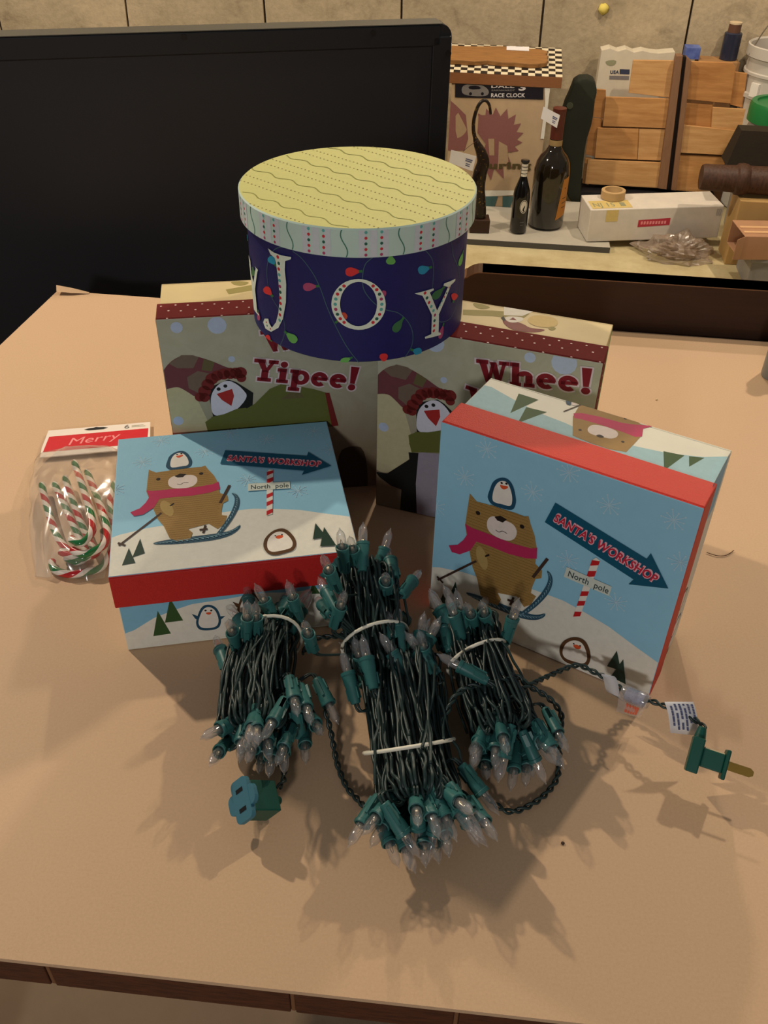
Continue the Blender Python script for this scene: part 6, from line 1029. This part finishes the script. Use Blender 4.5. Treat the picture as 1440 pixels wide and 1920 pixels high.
# right hand side: yellow brown box, turned pole, shade, open small carton, grey tub
pz = at(1392, 378, 2.20).z
o = simplebox('kraft_box', 'tan cardboard box with dark strap under the turned pole at right', 'box', (1352, 520), (1500, 383), 2.236, .094, mat('tan_kraft', (184, 148, 92), .65, .12, 16), zbase=BZ + .0006)
ktop = atw(1500, 383, 2.236).z; ax_ = atw(1352, 383, 2.236).x
mb = MB(); sx_ = atw(1424, 400, 2.236).x - ax_; mb.box(sx_, sx_ + .012, -.0015, -.0003, 0, ktop - BZ, mat('strap_black', (28, 24, 24), .5)); mb.build('strap', o)
m_pole = mat('brown_turned_wood', (84, 56, 40), .55, .3, 14, .1, 40, col2=(52, 32, 22), stretch=(3, 14, 14))
yl = 2.282; e0 = atw(1311, 345, yl); rp = .032
tp = thing('turned_pole', 'thick brown turned wooden pole with a raised ring lying across the tan box', 'pole', M=Matrix.Translation((0, 0, TZ)) @ RW @ Matrix.Translation((e0.x, yl, ktop + rp * 1.1 + .0006)) @ Matrix.Rotation(-.02, 4, 'Z') @ Matrix.Rotation(pi / 2, 4, 'Y'))
mb = MB(); mb.lathe([(.012, 0), (rp * .86, .0), (rp * .93, .006), (rp * .93, .055), (rp * .96, .078), (rp * 1.10, .082), (rp * 1.14, .092), (rp * 1.10, .102), (rp * .98, .108), (rp * 1.02, .20), (rp * 1.08, .34)], m_pole, 36); sharp(mb.build('pole_shaft', tp, smooth=True), 30)
yl = 2.338; za = atw(1440, 250, yl); zb_ = atw(1440, 316, yl); xl, xl2 = atw(1392, 250, yl).x, atw(1362, 310, yl).x; ww = .24
SM = Matrix.Translation((0, 0, TZ)) @ RW @ Matrix.Translation((xl2, yl, 0)); shd = thing('dark_shade', 'dark brown sloping sided shade at the right edge above the turned pole', 'shade', M=SM)
x0_ = xl - xl2; hh_ = za.z - zb_.z; mm_ = mat('dark_olive_fabric', (44, 34, 20), .8, .2, 30, .2, 200)
mb = MB(); wd_ = .072; Bq = [(0, -.0), (ww, 0), (ww, wd_), (0, wd_)]; Tq = [(x0_, .012), (ww - x0_, .012), (ww - x0_, wd_ - .012), (x0_, wd_ - .012)]
for i in range(4): j = (i + 1) % 4; mb.face([(*Bq[i], zb_.z), (*Bq[j], zb_.z), (*Tq[j], za.z), (*Tq[i], za.z)], mm_)
mb.face([(*q, za.z) for q in Tq], mm_); s_ = mb.build('shade', shd)
mb = MB(); mb.tube([(ww / 2, .036, BZ + .0006 + .012), (ww / 2, .036, zb_.z + .01)], .012, MATS['black_rim'], 12); mb.lathe([(.034, 0), (.034, .008), (.02, .014)], MATS['black_rim'], 24, M=Matrix.Translation((ww / 2, .036, BZ + .0006))); mb.build('stand', shd)
mb = MB(); mb.box(0.03, ww - .03, .032, .040, zb_.z + .004, zb_.z + .010, MATS['black_rim']); mb.build('shade_bar', shd)
# open small carton on a grey tub
yl = 2.105;  
GT = Matrix.Translation((0, 0, TZ + BZ + .0006)) @ RW @ Matrix.Translation((atw(1408, 500, yl).x, yl, 0)); hgt_ = atw(1420, 486, yl).z - BZ; hgt_ = max(hgt_, .03)
gtb = thing('grey_tub', 'grey plastic tub at the lower right of the workbench under the open carton', 'tub', M=GT)
mb = MB(); w4 = .20
for (a4, b4, c4_, d4) in ((0, w4, 0, .003), (0, w4, .117, .12), (0, .003, .003, .117), (w4 - .003, w4, .003, .117)): mb.box(a4, b4, c4_, d4, .003, hgt_, mat('grey_plastic', (136, 134, 132), .4))
mb.box(0, w4, 0, .12, 0, .003, MATS['grey_plastic']); mb.build('tub_wall', gtb, bevel=.001); mb = MB(); mb.box(-.004, w4, -.004, -.0003, hgt_ - .008, hgt_, MATS['grey_plastic']); mb.build('tub_lip', gtb, bevel=.001)
m_oc = mat('orange_brown_card', (180, 136, 102), .6, .12, 25); oz = BZ + hgt_ + .0012
OM = Matrix.Translation((0, 0, TZ + oz)) @ RW @ Matrix.Translation((atw(1388, 470, yl).x, yl - .012, 0)) @ Matrix.Rotation(.12, 4, 'Z')
oc = thing('open_carton', 'small orange brown open ended carton on the grey tub at right edge', 'carton', M=OM); oh = max(atw(1400, 440, yl).z - oz, .03); ow, od = .22, .10
mb = MB()
for b6 in ((0, ow, 0, .002, 0, oh), (0, ow, od - .002, od, 0, oh), (0, ow, .002, od - .002, 0, .002), (0, ow, .002, od - .002, oh - .002, oh)): mb.box(*b6, m_oc)
mb.build('carton_shell', oc, bevel=.0006); mb = MB(); mb.face([(0, 0, 0), (-.018, -.004, .002), (-.018, -.004, oh - .006), (0, 0, oh)], m_oc); fl = mb.build('end_flap', oc); sd = fl.modifiers.new('s', 'SOLIDIFY'); sd.thickness = .001
mb = MB(); mb.box(.004, ow - .002, .02, .03, oh, oh + .0015, mat('pale_card_flap', (214, 172, 126), .6)); mb.box(.004, ow - .002, .05, .06, oh, oh + .0015, MATS['pale_card_flap']); mb.build('top_flaps', oc, kind='stuff')
# clear bottle cut by the right edge of the frame, standing on the table
p = onz(1452, 706, 0); mb = MB(); mb.lathe([(.016, 0), (.017, .003), (.017, .060), (.010, .072), (.010, .085), (.0005, .086)], mat('grey_blue_plastic', (120, 122, 118), .3, .1, 20), 24)
o = sharp(mb.build('plastic_bottle', smooth=True)); o.location = (p.x, p.y, TZ + .0004); tag(o, 'grey plastic bottle on the table, cut off by the right edge', 'bottle')
